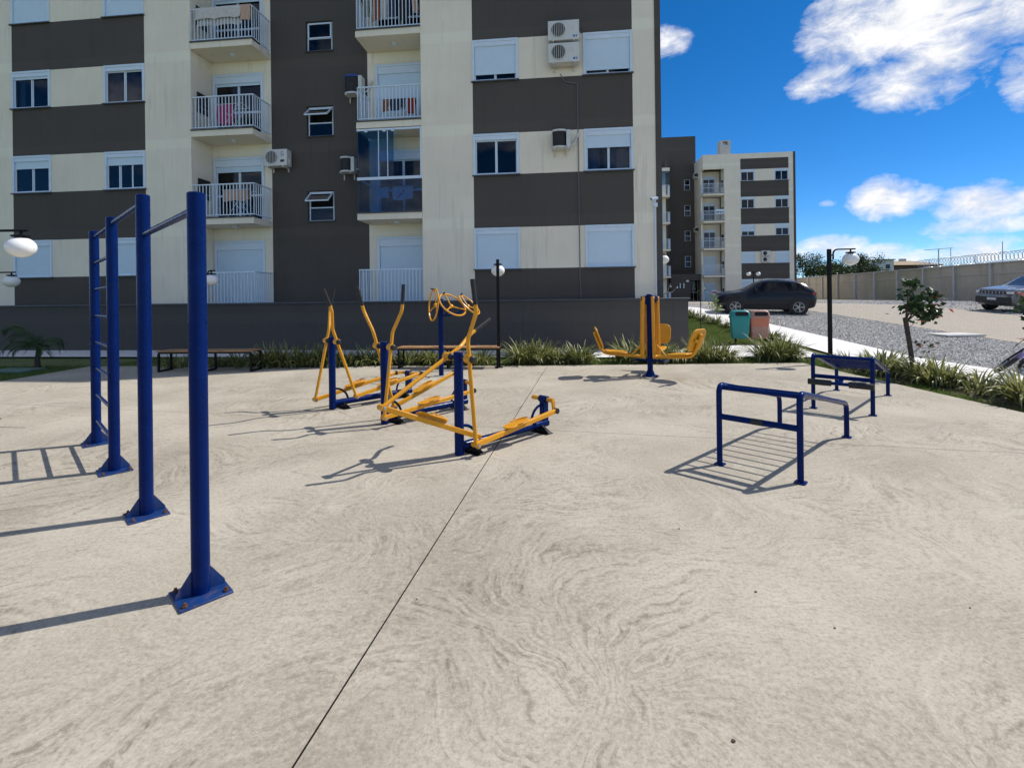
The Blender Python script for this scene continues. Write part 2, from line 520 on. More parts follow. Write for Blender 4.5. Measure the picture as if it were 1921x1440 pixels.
SLABC = M('grey_concrete', (.36, .345, .32), .85, var=.12, vs=2, bump=.3, bs=40)
JOINT = M('joint_dark', (.012, .011, .01), .95)

def gravel():
    m, t, b = newmat('crushed_gravel')
    co = t.node('ShaderNodeNewGeometry').outputs['Position']
    vo = t.node('ShaderNodeTexVoronoi', {'Vector': co, 'Scale': 22.0})
    n = t.noise(co, .8, 4, .6).outputs[0]
    g = t.node('ShaderNodeSeparateColor', {0: vo.outputs['Color']}).outputs[0]
    c = t.mix(g, (.20, .192, .18), (.60, .58, .545))
    c = t.mix(t.maprange(vo.outputs['Distance'], .35, .75, 0, .8), c, (.05, .048, .045))
    c = t.mix(t.maprange(n, .45, .7, 0, .5), c, (.27, .24, .20))
    t.l.new(c, b.inputs['Base Color'])
    b.inputs['Roughness'].default_value = .9
    bn = t.node('ShaderNodeBump', {'Height': vo.outputs['Distance'], 'Strength': 1.0, 'Distance': .03})
    bn.invert = True
    t.l.new(bn.outputs[0], b.inputs['Normal'])
    return m
GRAVEL = gravel()
STONE = leafmat('gravel_stone', (.22, .212, .20), (.68, .66, .62), trans=0.0)
STONE.node_tree.nodes['Principled BSDF'].inputs['Roughness'].default_value = .9
def pavers():
    m, t, b = newmat('interlocking_pavers')
    co = t.node('ShaderNodeNewGeometry').outputs['Position']
    br = t.node('ShaderNodeTexBrick', {'Vector': co, 'Color1': (.36, .315, .25, 1), 'Color2': (.42, .37, .30, 1), 'Mortar': (.24, .2, .155, 1), 'Scale': 4.6, 'Mortar Size': .014, 'Bias': 0.0})
    n = t.noise(co, .5, 5, .6).outputs[0]
    c = t.mix(t.maprange(n, .4, .7, 0, .45), br.outputs[0], (.33, .29, .235))
    t.l.new(c, b.inputs['Base Color'])
    b.inputs['Roughness'].default_value = .88
    bn = t.node('ShaderNodeBump', {'Height': br.outputs[1], 'Strength': .5, 'Distance': .01}); bn.invert = True
    t.l.new(bn.outputs[0], b.inputs['Normal'])
    return m
PAVER = pavers()
def lawnmat():
    m, t, b = newmat('lawn_soil')
    co = t.node('ShaderNodeNewGeometry').outputs['Position']
    n1 = t.noise(co, 1.1, 5, .65).outputs[0]; n2 = t.noise(co, 30, 4, .7).outputs[0]
    c = t.mix(t.maprange(n1, .35, .65), (.095, .13, .03), (.16, .175, .05))
    c = t.mix(t.maprange(n1, .60, .75, 0, .7), c, (.13, .095, .055))
    c = t.mix(t.maprange(n2, .45, .7, 0, .5), c, (.05, .065, .02))
    t.l.new(c, b.inputs['Base Color'])
    b.inputs['Roughness'].default_value = .95
    bn = t.node('ShaderNodeBump', {'Height': n2, 'Strength': .8, 'Distance': .03})
    t.l.new(bn.outputs[0], b.inputs['Normal'])
    return m
LAWN = lawnmat()
def wallmat():
    m, t, b = newmat('weathered_wall_render')
    co = t.node('ShaderNodeNewGeometry').outputs['Position']
    sp_ = t.node('ShaderNodeSeparateXYZ', {0: co})
    n = t.noise(co, .35, 5, .6).outputs[0]
    sv = t.node('ShaderNodeCombineXYZ', {0: sp_.outputs[0], 1: sp_.outputs[1], 2: t.math('MULTIPLY', sp_.outputs[2], .12)}).outputs[0]
    n2 = t.noise(sv, 1.4, 5, .65).outputs[0]
    c = t.mix(t.maprange(n, .35, .65), (.42, .37, .30), (.52, .465, .38))
    c = t.mix(t.maprange(n2, .5, .72, 0, .55), c, (.25, .23, .18))
    c = t.mix(t.maprange(t.noise(co, .12, 3, .5).outputs[0], .52, .66, 0, .55), c, (.27, .26, .13))
    t.l.new(c, b.inputs['Base Color'])
    b.inputs['Roughness'].default_value = .95
    return m
BWALL = wallmat()
BPOST = M('wall_post_concrete', (.52, .51, .49), .9, var=.12, vs=3)

# ------------------------------------------------------------------ ground
def sheet(name, xs, ys, mat, dz, kind='structure', fn=terr):
    mb = MB()
    nx, ny = len(xs), len(ys)
    for y in ys:
        for x in xs:
            mb.v.append(V((x, y, fn(x, y) + dz)))
    for j in range(ny - 1):
        for i in range(nx - 1):
            a = j * nx + i
            mb.f.append((a, a + 1, a + nx + 1, a + nx))
    return tag(mb.build(name, mat), kind=kind)
def fr(a, b, n): return [a + (b - a) * i / n for i in range(n + 1)]
XS = [-600, -200, -80, -40, -25] + fr(-20, 4, 12) + fr(4.2, 6.5, 6) + [7, 8, 9, 10, 12, 14, 18, 24, 40, 80, 200, 600]
YS = [-60, -20, -5, 0, 5, 10, 12] + fr(13, 26, 13) + [27, 30, 40, 60, 100, 200, 500, 1500]
sheet('ground', XS, YS, LAWN, -.045)
PX = fr(8.2, 9.9, 2); PY = [-8, 0, 5, 10, 12] + fr(13, 26, 13) + [30, 36]
sheet('path', PX, PY, PATHC, 0.0)
sheet('gravel_parking', fr(9.92, 14.4, 3), PY + [48], GRAVEL, -.02)
sheet('road', fr(14.42, 21.4, 3), PY + [48, 70], PAVER, -.01)
sheet('gravel_verge', fr(21.45, 40, 4), PY + [48, 70], GRAVEL, -.015)

# sidewalk runs in front of the plinth wall
TH = R(6.1)
B0 = G(960, 657)
BF = Matrix.Translation(B0) @ Matrix.Rotation(-TH, 4, 'Z')
BFI = BF.inverted()
def bl(x, y, z=0): return BF @ V((x, y, z))
sw = thing('sidewalk', None, None, mat=BF); sw['kind'] = 'structure'
x = -24.0
while x < 8.0:
    mb = MB()
    x1 = min(x + 1.6, 8.15)
    for (ya, yb) in ((-1.75, -.86), (-.845, -.012)):
        def fn(u, v, x=x, x1=x1, ya=ya, yb=yb):
            p = bl(x + .006 + (x1 - x - .012) * u, ya + (yb - ya) * v)
            if p.x > 8.19: p.x = 8.19
            p.z = terr(p.x, p.y) + .012
            return p
        m2 = MB().grid(fn, 3, 2)
        lo = [(p.x, p.y, p.z - .07) for p in m2.v]
        mb.add(m2.v, m2.f)
    mb.build('paving_slab', PATHC, sw, world=True)
    x = x1

# patio: four poured slabs with sawn joints between them
pc = [(-10.15, -7), (6.78, -7), (6.68, 11.3), (.8, 11.38), (-10.55, 12.25)]
mb = MB().prism([V((p[0], p[1], -.12)) for p in pc], (0, 0, .06))
patio = tag(mb.build('patio', JOINT), kind='structure')
def clip(poly, p, n):
    out = []
    for a, b in zip(poly, poly[1:] + poly[:1]):
        da, db = (a - p).dot(n), (b - p).dot(n)
        if da >= 0: out.append(a)
        if (da >= 0) != (db >= 0): out.append(a + (b - a) * (da / (da - db)))
    return out
j1p, j1q = G(548, 1440), G(1027, 686)
j2p, j2q = G(955, 803), G(1921, 850)
n1 = V((-(j1q - j1p).y, (j1q - j1p).x, 0)).normalized()
n2 = V((-(j2q - j2p).y, (j2q - j2p).x, 0)).normalized()
for s1 in (1, -1):
    for s2 in (1, -1):
        poly = [V((a, b, 0)) for a, b in pc]
        poly = clip(poly, j1p + n1 * s1 * .0042, n1 * s1)
        poly = clip(poly, j2p + n2 * s2 * .003, n2 * s2)
        mb = MB().prism([p - V((0, 0, .058)) for p in poly], (0, 0, .058))
        o = mb.build('concrete_slab', [PATIO, JOINT], patio, smooth_=False)
        for pg in o.data.polygons: pg.material_index = 0 if abs(pg.normal.z) > .5 else 1

# ------------------------------------------------------------------ windows, doors and railings of the flats
def window(par, s0, s1, z0, z1, y, kind='open', frac=0.0, curtain=None, fy=.035, panes=2, door=False, box=.20):
    """white casing with a roller box on top; par = building empty, front plane at local y"""
    mb = MB()
    cw = .07 if not door else .085
    f = y - fy
    zb = z1 - box if not door else z1 - .32
    mb.box(s0, s0 + cw, f, y + .10, z0 + .03, z1 - cw)
    mb.box(s1 - cw, s1, f, y + .10, z0 + .03, z1 - cw)
    mb.box(s0, s1, f, y + .10, z1 - cw, z1)
    mb.box(s0 + cw + .002, s1 - cw - .002, f + .012, y + .098, zb, z1 - cw - .002)     # roller box
    mb.box(s0, s1, f, y + .10, z0, z0 + .03)
    o = mb.build('door' if door else 'window', WHITE, par, bevel=.004)
    a0, a1, c0, c1 = s0 + cw, s1 - cw, z0 + .03, zb
    if kind != 'closed':
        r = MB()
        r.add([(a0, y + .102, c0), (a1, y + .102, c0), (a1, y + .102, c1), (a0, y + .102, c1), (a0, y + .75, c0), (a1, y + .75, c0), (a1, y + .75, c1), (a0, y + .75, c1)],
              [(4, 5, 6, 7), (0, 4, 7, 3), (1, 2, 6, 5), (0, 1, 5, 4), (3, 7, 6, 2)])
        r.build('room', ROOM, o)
        fw = .035
        n = panes
        for i in range(n):
            p0 = a0 + (a1 - a0) * i / n; p1 = a0 + (a1 - a0) * (i + 1) / n
            yy = y + .03 + .022 * (i % 2)
            sfm = MB()
            sfm.box(p0, p0 + fw, yy, yy + .02, c0, c1).box(p1 - fw, p1, yy, yy + .02, c0, c1).box(p0 + fw, p1 - fw, yy, yy + .02, c0, c0 + fw).box(p0 + fw, p1 - fw, yy, yy + .02, c1 - fw, c1)
            if door: sfm.box(p0 + fw, p1 - fw, yy, yy + .02, c0 + .88, c0 + .95)
            sfm.build('sash', WHITE, o)
            MB().box(p0 + fw, p1 - fw, yy + .008, yy + .013, c0 + fw, c1 - fw).build('pane', GLASS, o)
        for cs, ce, cm in (curtain or []):
            u0, u1 = a0 + (a1 - a0) * cs, a0 + (a1 - a0) * ce
            def fn(u, v, u0=u0, u1=u1):
                return (u0 + (u1 - u0) * u, y + .16 + .03 * math.sin(u * (u1 - u0) * 42) + .012 * math.sin(u * 31), c0 + .04 + (c1 - c0 - .05) * v)
            MB().grid(fn, max(8, int((u1 - u0) * 60)), 1).build('curtain', cm, o)
    if kind == 'closed' or frac > 0:
        zz = c0 + .002 if kind == 'closed' else c1 - (c1 - c0) * frac
        m = MB()
        nsl = max(2, int((c1 - zz) / .045))
        # roller shutter slats as shallow steps
        vs_, fs_ = [], []
        for i in range(nsl + 1):
            z = zz + (c1 - zz) * i / nsl
            for dy in (.018, .012):
                for xx in (a0 + .004, a1 - .004): vs_.append((xx, y + dy, z))
        for i in range(nsl):
            b = i * 4
            fs_ += [(b, b + 1, b + 7, b + 6), (b + 2, b + 3, b + 1, b)]
        m.add(vs_, fs_)
        m.box(a0 + .004, a1 - .004, y + .006, y + .022, zz - .0, zz + .03)
        m.build('shutter', SHUT, o, smooth_=False)
    if not door:
        MB().box(s0 - .03, s1 + .03, y - .075, y - .001, z0 - .035, z0 - .002).build('sill', SILL, o)
    return o

bal_me = {}
def railing(par, path, z0, hgt, gap=.118, name='railing', mat=None):
    mat = mat or WHITE
    mb = MB()
    for a, b in zip(path, path[1:]):
        a, b = V((a[0], a[1], 0)), V((b[0], b[1], 0))
        mb.bar(a + V((0, 0, z0 + hgt)), b + V((0, 0, z0 + hgt)), .045, .035)
        mb.bar(a + V((0, 0, z0 + .09)), b + V((0, 0, z0 + .09)), .03, .03)
    o = mb.build(name, mat, par)
    key = (round(hgt, 3), mat.name)
    if key not in bal_me:
        bal_me[key] = MB().box(-.011, .011, -.011, .011, .1, hgt - .018).mesh('baluster', mat)
    for k, (a, b) in enumerate(zip(path, path[1:])):
        a, b = V((a[0], a[1], 0)), V((b[0], b[1], 0))
        L = (b - a).length; n = max(1, round(L / gap))
        for i in range(0 if k == 0 else 1, n + 1):
            p = a + (b - a) * (i / n)
            inst('baluster', bal_me[key], o, (p.x, p.y, z0))
    return o

CURT_B = M('blue_grey_curtain', (.15, .20, .33), .9, var=.1)
CURT_W = M('white_curtain', (.6, .62, .64), .9, var=.06)

# ------------------------------------------------------------------ main block of flats
FH, SILL0, WH = 2.9, 2.47, 1.27
FY = .35
ROOF = 16.7
apt = thing('apartment_building', 'large cream and taupe apartment block with balconies behind the exercise patio', 'building', mat=BF)
SL = dict(end=-21.5, a=-17.25, b=-15.77, c=-13.745, d=-12.254, e=-10.60)
SR = dict(e=-2.80, a=-1.158, b=.267, c=2.241, d=3.694, f=4.347, end=4.517)
BASE = 1.30
def wing(par, a, b, c, d, fl, y):
    band = MB(); mid = MB()
    for k in range(fl + 1):
        zlo = BASE if k == 0 else SILL0 + FH * (k - 1) + WH
        zhi = SILL0 + FH * k if k < fl else SILL0 + FH * (k - 1) + WH + .62
        b_ = MB().box(a, d, y + .001, y + .25, zlo, zhi).build('painted_band', DARK, par)
    for k in range(fl):
        z = SILL0 + FH * k
        MB().box(b, c, y, y + .25, z, z + WH).build('wall_panel', CREAM, par)
wing(apt, SL['a'], SL['b'], SL['c'], SL['d'], 5, FY)
wing(apt, SR['a'], SR['b'], SR['c'], SR['d'], 5, FY)
top_band = SILL0 + FH * 4 + WH + .62
for (x0, x1) in ((SL['end'], SL['a']), (SL['d'], SL['e']), (SR['e'], SR['a']), (SR['d'], SR['f'])):
    y1 = 1.35 if x0 in (SL['d'], SR['e']) else FY + .25
    MB().box(x0, x1, FY, y1, BASE, top_band).build('wall', CREAM, apt)
MB().box(SR['f'], SR['end'], FY - .02, FY + .3, BASE, ROOF).build('corner_strip', DARK, apt)
MB().box(SL['end'], SL['e'], FY, FY + .25, top_band, ROOF).build('parapet', CREAM, apt)
MB().box(SR['e'], SR['f'], FY, FY + .25, top_band, ROOF).build('parapet', CREAM, apt)
# recessed stair core and the back walls of the balconies
RY = 1.35
CL, CR = -8.405, -4.943
W0, W1 = -7.125, -6.169
ROOFC = 18.6
MB().box(CL, W0, RY, RY + .25, BASE, ROOFC).build('core_wall', DARK, apt)
MB().box(W1, CR, RY, RY + .25, BASE, ROOFC).build('core_wall', DARK, apt)
CW0, CWH = 4.28, 1.03
zs = BASE
for k in range(5):
    z = CW0 + FH * k
    MB().box(W0, W1, RY, RY + .25, zs, z).build('core_wall', DARK, apt)
    zs = z + CWH
    # two-light stair window, the upper light an awning sash
    fr_ = MB()
    q0, q1 = W0 + .03, W1 - .03
    yy = RY + .07
    fr_.box(q0, q0 + .04, yy, yy + .04, z + .03, z + CWH - .06).box(q1 - .04, q1, yy, yy + .04, z + .03, z + CWH - .06)
    fr_.box(q0, q1, yy, yy + .04, z + CWH - .06, z + CWH - .02).box(q0, q1, yy, yy + .04, z, z + .03).box(q0, q1, yy - .005, yy + .035, z + .44, z + .48)
    o = fr_.build('window', WHITE, apt)
    MB().box(W0 - .03, W1 + .03, RY - .06, RY + .07, z - .03, z - .002).build('sill', SILL, o)
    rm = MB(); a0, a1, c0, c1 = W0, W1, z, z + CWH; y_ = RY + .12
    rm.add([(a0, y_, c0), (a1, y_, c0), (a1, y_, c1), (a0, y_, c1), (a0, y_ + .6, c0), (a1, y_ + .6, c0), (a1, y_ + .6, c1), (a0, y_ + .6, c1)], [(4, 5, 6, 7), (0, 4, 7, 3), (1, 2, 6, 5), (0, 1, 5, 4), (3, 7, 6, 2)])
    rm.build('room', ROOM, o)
    MB().box(q0 + .04, q1 - .04, yy + .015, yy + .02, z + .03, z + .44).build('pane', GLASS, o)
    ang = 0 if k >= 2 else R(48)
    sh = MB(); Hh = .48; hz = z + CWH - .07
    def sw_(dx, dz, dy=0.0):   # swings out about its top edge
        return V((dx, yy - .01 - math.sin(ang) * dz + dy, hz - math.cos(ang) * dz))
    for (p, q_) in ((sw_(q0 + .05, 0), sw_(q1 - .05, 0)), (sw_(q0 + .05, Hh), sw_(q1 - .05, Hh)), (sw_(q0 + .05, 0), sw_(q0 + .05, Hh)), (sw_(q1 - .05, 0), sw_(q1 - .05, Hh))):
        sh.bar(p, q_, .04, .04)
    sh.build('sash', WHITE, o)
    g = MB(); g.add([sw_(q0 + .06, .02), sw_(q1 - .06, .02), sw_(q1 - .06, Hh - .02), sw_(q0 + .06, Hh - .02)], [(0, 1, 2, 3)]); g.build('pane', GLASS, o)
MB().box(W0, W1, RY, RY + .25, zs, ROOFC).build('core_wall', DARK, apt)
# balcony bays
def bay(x0, x1, d0, d1):
    for k in range(5):
        fl = 1.40 + FH * k
        dz = fl + 2.27
        if d0 > x0 + .01: MB().box(x0, d0, RY + .002, RY + .25, fl, dz).build('balcony_wall', CREAM, apt)
        if d1 < x1 - .01: MB().box(d1, x1, RY + .002, RY + .25, fl, dz).build('balcony_wall', CREAM, apt)
        MB().box(x0, x1, RY + .002, RY + .25, dz, fl + FH).build('balcony_wall', CREAM, apt)
    MB().box(x0, x1, RY + .002, RY + .25, 1.4 + FH * 5, ROOF).build('balcony_wall', CREAM, apt)
bay(SL['e'], CL, -10.56, -8.69)
bay(CR, SR['e'], -4.66, -2.805)
balL = (SL['e'] + .003, -8.42); balR = (-4.92, SR['e'] - .003)
for side, (x0, x1) in (('L', balL), ('R', balR)):
    for k in range(5):
        fl = 1.40 + FH * k
        if k > 0:
            o = MB().box(x0, x1, FY - .02, RY, fl - .2, fl).build('balcony_slab', CREAM, apt, bevel=.006)
            MB().box(x0 - (.04 if side == 'R' else 0), x1 + (.04 if side == 'L' else 0), FY - .06, FY + .12, fl + .001, fl + .03).build('slab_edge', SILL, o)
            MB().lathe([(.09, 0), (.09, -.03), (.06, -.06), (.001, -.07)], ((x0 + x1) / 2 + .05, .85, fl - .2), n=16).build('ceiling_light', WHITE, o)
        if side == 'R' and k == 1:
            continue
        if side == 'L': path = [(x0, FY + .05), (x1 - .03, FY + .05), (x1 - .03, RY)]
        else: path = [(x0 + .03, RY), (x0 + .03, FY + .05), (x1, FY + .05)]
        railing(apt, path, fl + .02, 1.10)
# barbecue recess on the side wall of the left bay
for k in range(1, 5):
    fl = 1.4 + FH * k
    o = MB().box(SL['e'] + .002, SL['e'] + .03, .62, 1.18, fl + .75, fl + 1.42).build('barbecue_opening', ACD, apt)
    MB().box(SL['e'] + .004, SL['e'] + .05, .7, 1.1, fl + .9, fl + .93).build('grill_rack', STEEL, o)
# windows of the wings
zw = lambda k: SILL0 + FH * k
for k in range(5):
    z = zw(k)
    spec = {('a', 1): dict(kind='open', frac=.24), ('a', 2): dict(kind='open', frac=.08, curtain=[(.03, .22, CURT_W)]), ('a', 0): dict(kind='closed'), ('a', 3): dict(kind='closed'), ('a', 4): dict(kind='open', frac=.3),
            ('b', 1): dict(kind='open', frac=.25, panes=3), ('b', 2): dict(kind='open', curtain=[(.03, .97, CURT_B)]), ('b', 0): dict(kind='closed'), ('b', 3): dict(kind='closed'), ('b', 4): dict(kind='open')}
    window(apt, SL['a'], SL['b'], z, z + WH, FY, **spec[('a', k)])
    window(apt, SL['c'], SL['d'], z, z + WH, FY, **spec[('b', k)])
    spec = {('a', 0): dict(kind='closed'), ('a', 1): dict(kind='open'), ('a', 2): dict(kind='open', frac=.84), ('a', 3): dict(kind='closed'), ('a', 4): dict(kind='open', frac=.5),
            ('b', 0): dict(kind='closed'), ('b', 1): dict(kind='open', frac=.36, curtain=[(.02, .30, CURT_W), (.40, .97, CURT_W)]), ('b', 2): dict(kind='open', frac=.90), ('b', 3): dict(kind='open', frac=.3), ('b', 4): dict(kind='closed')}
    window(apt, SR['a'], SR['b'], z, z + WH, FY, **spec[('a', k)])
    window(apt, SR['c'], SR['d'], z, z + WH, FY, **spec[('b', k)])
    fl = 1.4 + FH * k
    window(apt, -10.56, -8.69, fl, fl + 2.27, RY, kind='closed' if k == 0 else 'open', frac=.05 if k != 1 else .1, door=True)
    window(apt, -4.66, -2.805, fl, fl + 2.27, RY, kind='closed' if k in (0, 2) else 'open', curtain=[(.05, .5, CURT_B)] if k == 1 else None, door=True)
# body of the block behind the fronts
bd = MB()
for (x0, x1) in ((SL['end'], SL['e'] - .01), (SR['e'] + .01, SR['f'])):
    bd.box(x0, x1, 1.36, 11.6, BASE, ROOF - .25)
bd.build('wall', CREAM, apt)
MB().box(SL['e'], SR['e'], 2.25, 11.6, BASE, ROOF - .25).build('wall', CREAM, apt)
MB().box(CL, CR, RY + .25, 6.5, ROOF - .24, ROOFC - .02).build('stair_tower', DARK, apt)
MB().box(SR['f'] + .001, SR['end'], FY + .3, 11.6, BASE, ROOF - .2).build('wall', DARK, apt)
MB().box(SL['end'], SL['end'] + .25, FY + .25, 1.36, BASE, ROOF - .25).build('wall', CREAM, apt)
MB().box(SL['end'], SL['e'], FY + .25, 1.36, ROOF - .5, ROOF - .25).build('roof', SILL, apt)
MB().box(SR['e'], SR['f'], FY + .25, 1.36, ROOF - .5, ROOF - .25).build('roof', SILL, apt)
MB().box(SL['e'], SR['e'], RY + .25, 2.25, ROOF - .5, ROOF - .25).build('roof', SILL, apt)
MB().tube([(SR['f'] - .04, FY - .05, BASE + .1), (SR['f'] - .04, FY - .05, 4.28)], .02, 8).build('downpipe', WHITE, apt)

# plinth wall of the raised ground floor
pl = thing('plinth_wall', 'low dark grey-brown rendered plinth wall along the foot of the apartment block', 'wall', mat=BF)
PT = 1.47
MB().box(-21.6, 5.15, 0, .22, -.2, PT).build('wall', PLINTH, pl)
MB().box(4.93, 5.15, .222, 11, -.2, PT).build('wall', PLINTH, pl)
MB().box(-21.6, 5.19, -.045, .24, PT + .001, PT + .05).build('coping', SILL, pl, bevel=.008)
MB().box(-21.6, 4.92, .245, 1.33, 1.25, 1.39).build('terrace_floor', SLABC, pl)

# ------------------------------------------------------------------ balcony glazing (right bay, first upper floor)
fl = 1.4 + FH
gz = thing('glazed_balcony_screen', 'folding clear glass screen enclosing the balcony beside the stair wall', 'balcony glazing', mat=BF)
x0, x1 = balR
ztop, zmid = fl + 2.68, fl + 1.10
MB().box(x0, x1, FY - .0, FY + .08, zmid - .04, zmid + .05).build('mid_rail', WHITE, gz)
MB().box(x0, x1, FY, FY + .07, ztop - .06, ztop).build('head_rail', WHITE, gz)
MB().box(x1 - .05, x1 - .001, FY + .001, FY + .06, zmid + .051, ztop - .061).build('jamb', WHITE, gz)
MB().box(x0, x0 + .06, FY + .085, RY, zmid - .03, zmid + .04).build('mid_rail', WHITE, gz)
MB().box(x0 + .02, x1 - .01, FY + .03, FY + .04, fl + .04, zmid - .045).build('pane', BLUEGLASS, gz)
MB().box(x0 + .02, x0 + .03, FY + .09, RY - .01, fl + .04, zmid - .035).build('pane', BLUEGLASS, gz)
MB().box(x0 + .02, x0 + .03, FY + .09, RY - .01, zmid + .05, ztop - .07).build('pane', BLUEGLASS, gz)
for xa, xb in ((x0 + .03, x0 + .70), (x0 + .71, x0 + 1.0), (x0 + 1.01, x0 + 1.2)):
    MB().box(xa, xb, FY + .03, FY + .038, zmid + .055, ztop - .065).build('pane', BLUEGLASS, gz)
for xx in (x0 + .70, x0 + .995):
    MB().box(xx, xx + .025, FY + .02, FY + .05, zmid + .055, ztop - .065).build('stile', WHITE, gz)
for xx in (x0 + .25, x0 + .85, x0 + 1.13):
    MB().box(xx, xx + .1, FY + .015, FY + .055, ztop - .10, ztop - .062).build('clip', WHITE, gz)

# ------------------------------------------------------------------ laundry
def cloth_mat(name, c): return M(name, c, .95, var=.12, vs=9)
PINK = cloth_mat('pink_towel', (.42, .035, .16)); BEIGE = cloth_mat('peach_cloth', (.55, .36, .27)); WTOWEL = cloth_mat('white_towel', (.62, .66, .72)); SHEETM = cloth_mat('off_white_sheet', (.62, .58, .55))
REDC = cloth_mat('red_cloth', (.28, .03, .02)); NAVY = cloth_mat('navy_cloth', (.03, .045, .09)); ORG = cloth_mat('rust_cloth', (.30, .10, .04)); GRN = cloth_mat('sage_cloth', (.20, .23, .19)); DBLK = cloth_mat('black_cloth', (.015, .015, .017))
def airer(label, loc, wd, dp, hgt, mat=None):
    mat = mat or WHITE
    o = thing('drying_rack', label, 'drying rack', mat=BF @ Matrix.Translation(V(loc)))
    m = MB()
    for yy in (-dp / 2, dp / 2):
        m.tube([(-wd / 2, yy, hgt), (wd / 2, yy, hgt)], .008, 6)
    for i in range(5):
        xx = -wd / 2 + wd * i / 4
        m.tube([(xx, -dp / 2, hgt), (xx, dp / 2, hgt)], .005, 6)
    m.build('rack', mat, o)
    for yy in (-dp / 2 + .02, dp / 2 - .02):
        MB().tube([(-wd * .36, yy, 0), (wd * .36, yy, hgt)], .009, 6).build('leg', mat, o)
        MB().tube([(wd * .36, yy + .018, 0), (-wd * .36, yy + .018, hgt)], .009, 6).build('leg', mat, o)
    return o
def cloth(name, label, loc, wd, drop_f, drop_b, mat, gap=.05, seed=0, along='x', group=None):
    """cloth hung over a rail at loc (local building coords), front and back falls"""
    rnd = random.Random(seed)
    ph = [rnd.uniform(0, 6) for _ in range(4)]
    def fn(u, v):
        s = v * 2 - 1
        x_ = (u - .5) * wd
        fall = drop_f if s < 0 else drop_b
        d_ = abs(s)
        wob = .02 * math.sin(x_ * 17 + ph[0] + d_ * 2) * d_ + .012 * math.sin(x_ * 31 + ph[1]) * d_
        edge = .02 * math.sin(x_ * 9 + ph[2])
        yy = (-1 if s < 0 else 1) * gap * min(1, d_ * 6) + wob
        zz = .012 - max(0, d_ - .05) * (fall + edge)
        return (x_ + .01 * math.sin(d_ * 7 + ph[3]), yy, zz) if along == 'x' else (yy, x_, zz)
    o = MB().grid(fn, 14, 14).build(name, mat)
    o.matrix_world = BF @ Matrix.Translation(V(loc))
    return tag(o, label, 'laundry', group)
f1, f2, f3 = 1.43 + FH, 1.43 + 2 * FH, 1.43 + 3 * FH
airer('folding white clothes rack holding the peach cloth on the lowest left balcony', (-9.25, .82, f1), .95, .42, .95)
cloth('cloth', 'crumpled peach cloth spread on the clothes rack of the lowest left balcony', (-9.25, .70, f1 + .955), .82, .42, .3, BEIGE, .14, 1)
airer('white clothes rack with the pink towel on the middle left balcony', (-9.45, .85, f2), .9, .45, .92)
cloth('towel', 'bright pink towel hanging on the rack of the middle left balcony', (-9.62, .68, f2 + .925), .58, .72, .5, PINK, .03, 2)
cloth('bed_sheet', 'off-white sheet draped over the railing of the top left balcony', (-9.62, FY + .05, f3 + 1.13), 1.6, .42, .62, SHEETM, .04, 3)
cloth('blanket', 'grey-beige blanket hanging at the right end of the top left balcony railing', (-8.66, FY + .05, f3 + 1.135), .34, .55, .4, BEIGE, .045, 9)
airer('black clothes rack with white towels behind the balcony glazing', (-3.75, .82, f1), 1.1, .45, .85, BLKMET)
cloth('towel', 'large white towel on the rack behind the balcony glazing', (-3.52, .64, f1 + .87), .66, .48, .35, WTOWEL, .03, 4)
cloth('towel', 'small white towel left of the large one behind the balcony glazing', (-4.14, .64, f1 + .86), .32, .40, .3, WTOWEL, .03, 5)
airer('white clothes rack with dark washing on the middle right balcony', (-3.6, .85, f2), 1.1, .45, .78)
cloth('shirt', 'navy cloth on the clothes rack of the middle right balcony', (-3.66, .66, f2 + .79), .5, .42, .3, NAVY, .03, 6)
cloth('shirt', 'rust brown cloth at the left of the middle right balcony rack', (-4.05, .66, f2 + .79), .2, .46, .3, ORG, .03, 7)
cloth('shirt', 'dark red cloth at the right of the middle right balcony rack', (-3.2, .66, f2 + .79), .28, .55, .3, REDC, .03, 8)
for i, (dx, wd, dr, mt, nm) in enumerate(((.22, .22, .8, GRN, 'sage green'), (.55, .26, .95, ORG, 'rust orange'), (.82, .18, .9, SHEETM, 'off-white'), (1.05, .22, .85, NAVY, 'navy'), (1.45, .34, 1.0, DBLK, 'black'), (1.85, .2, .8, BEIGE, 'beige'))):
    cloth('garment', nm + ' garment hanging on the line of the top right balcony', (x0 + dx, .75, f3 + 1.35), wd, dr, dr * .8, mt, .03, 20 + i)
ln = MB().tube([(x0 + .05, .75, f3 + 1.35), (x1 - .01, .75, f3 + 1.35)], .006, 6).build('clothes_line', WHITE)
ln.matrix_world = BF; tag(ln, 'thin white clothes line across the top right balcony', 'clothes line')

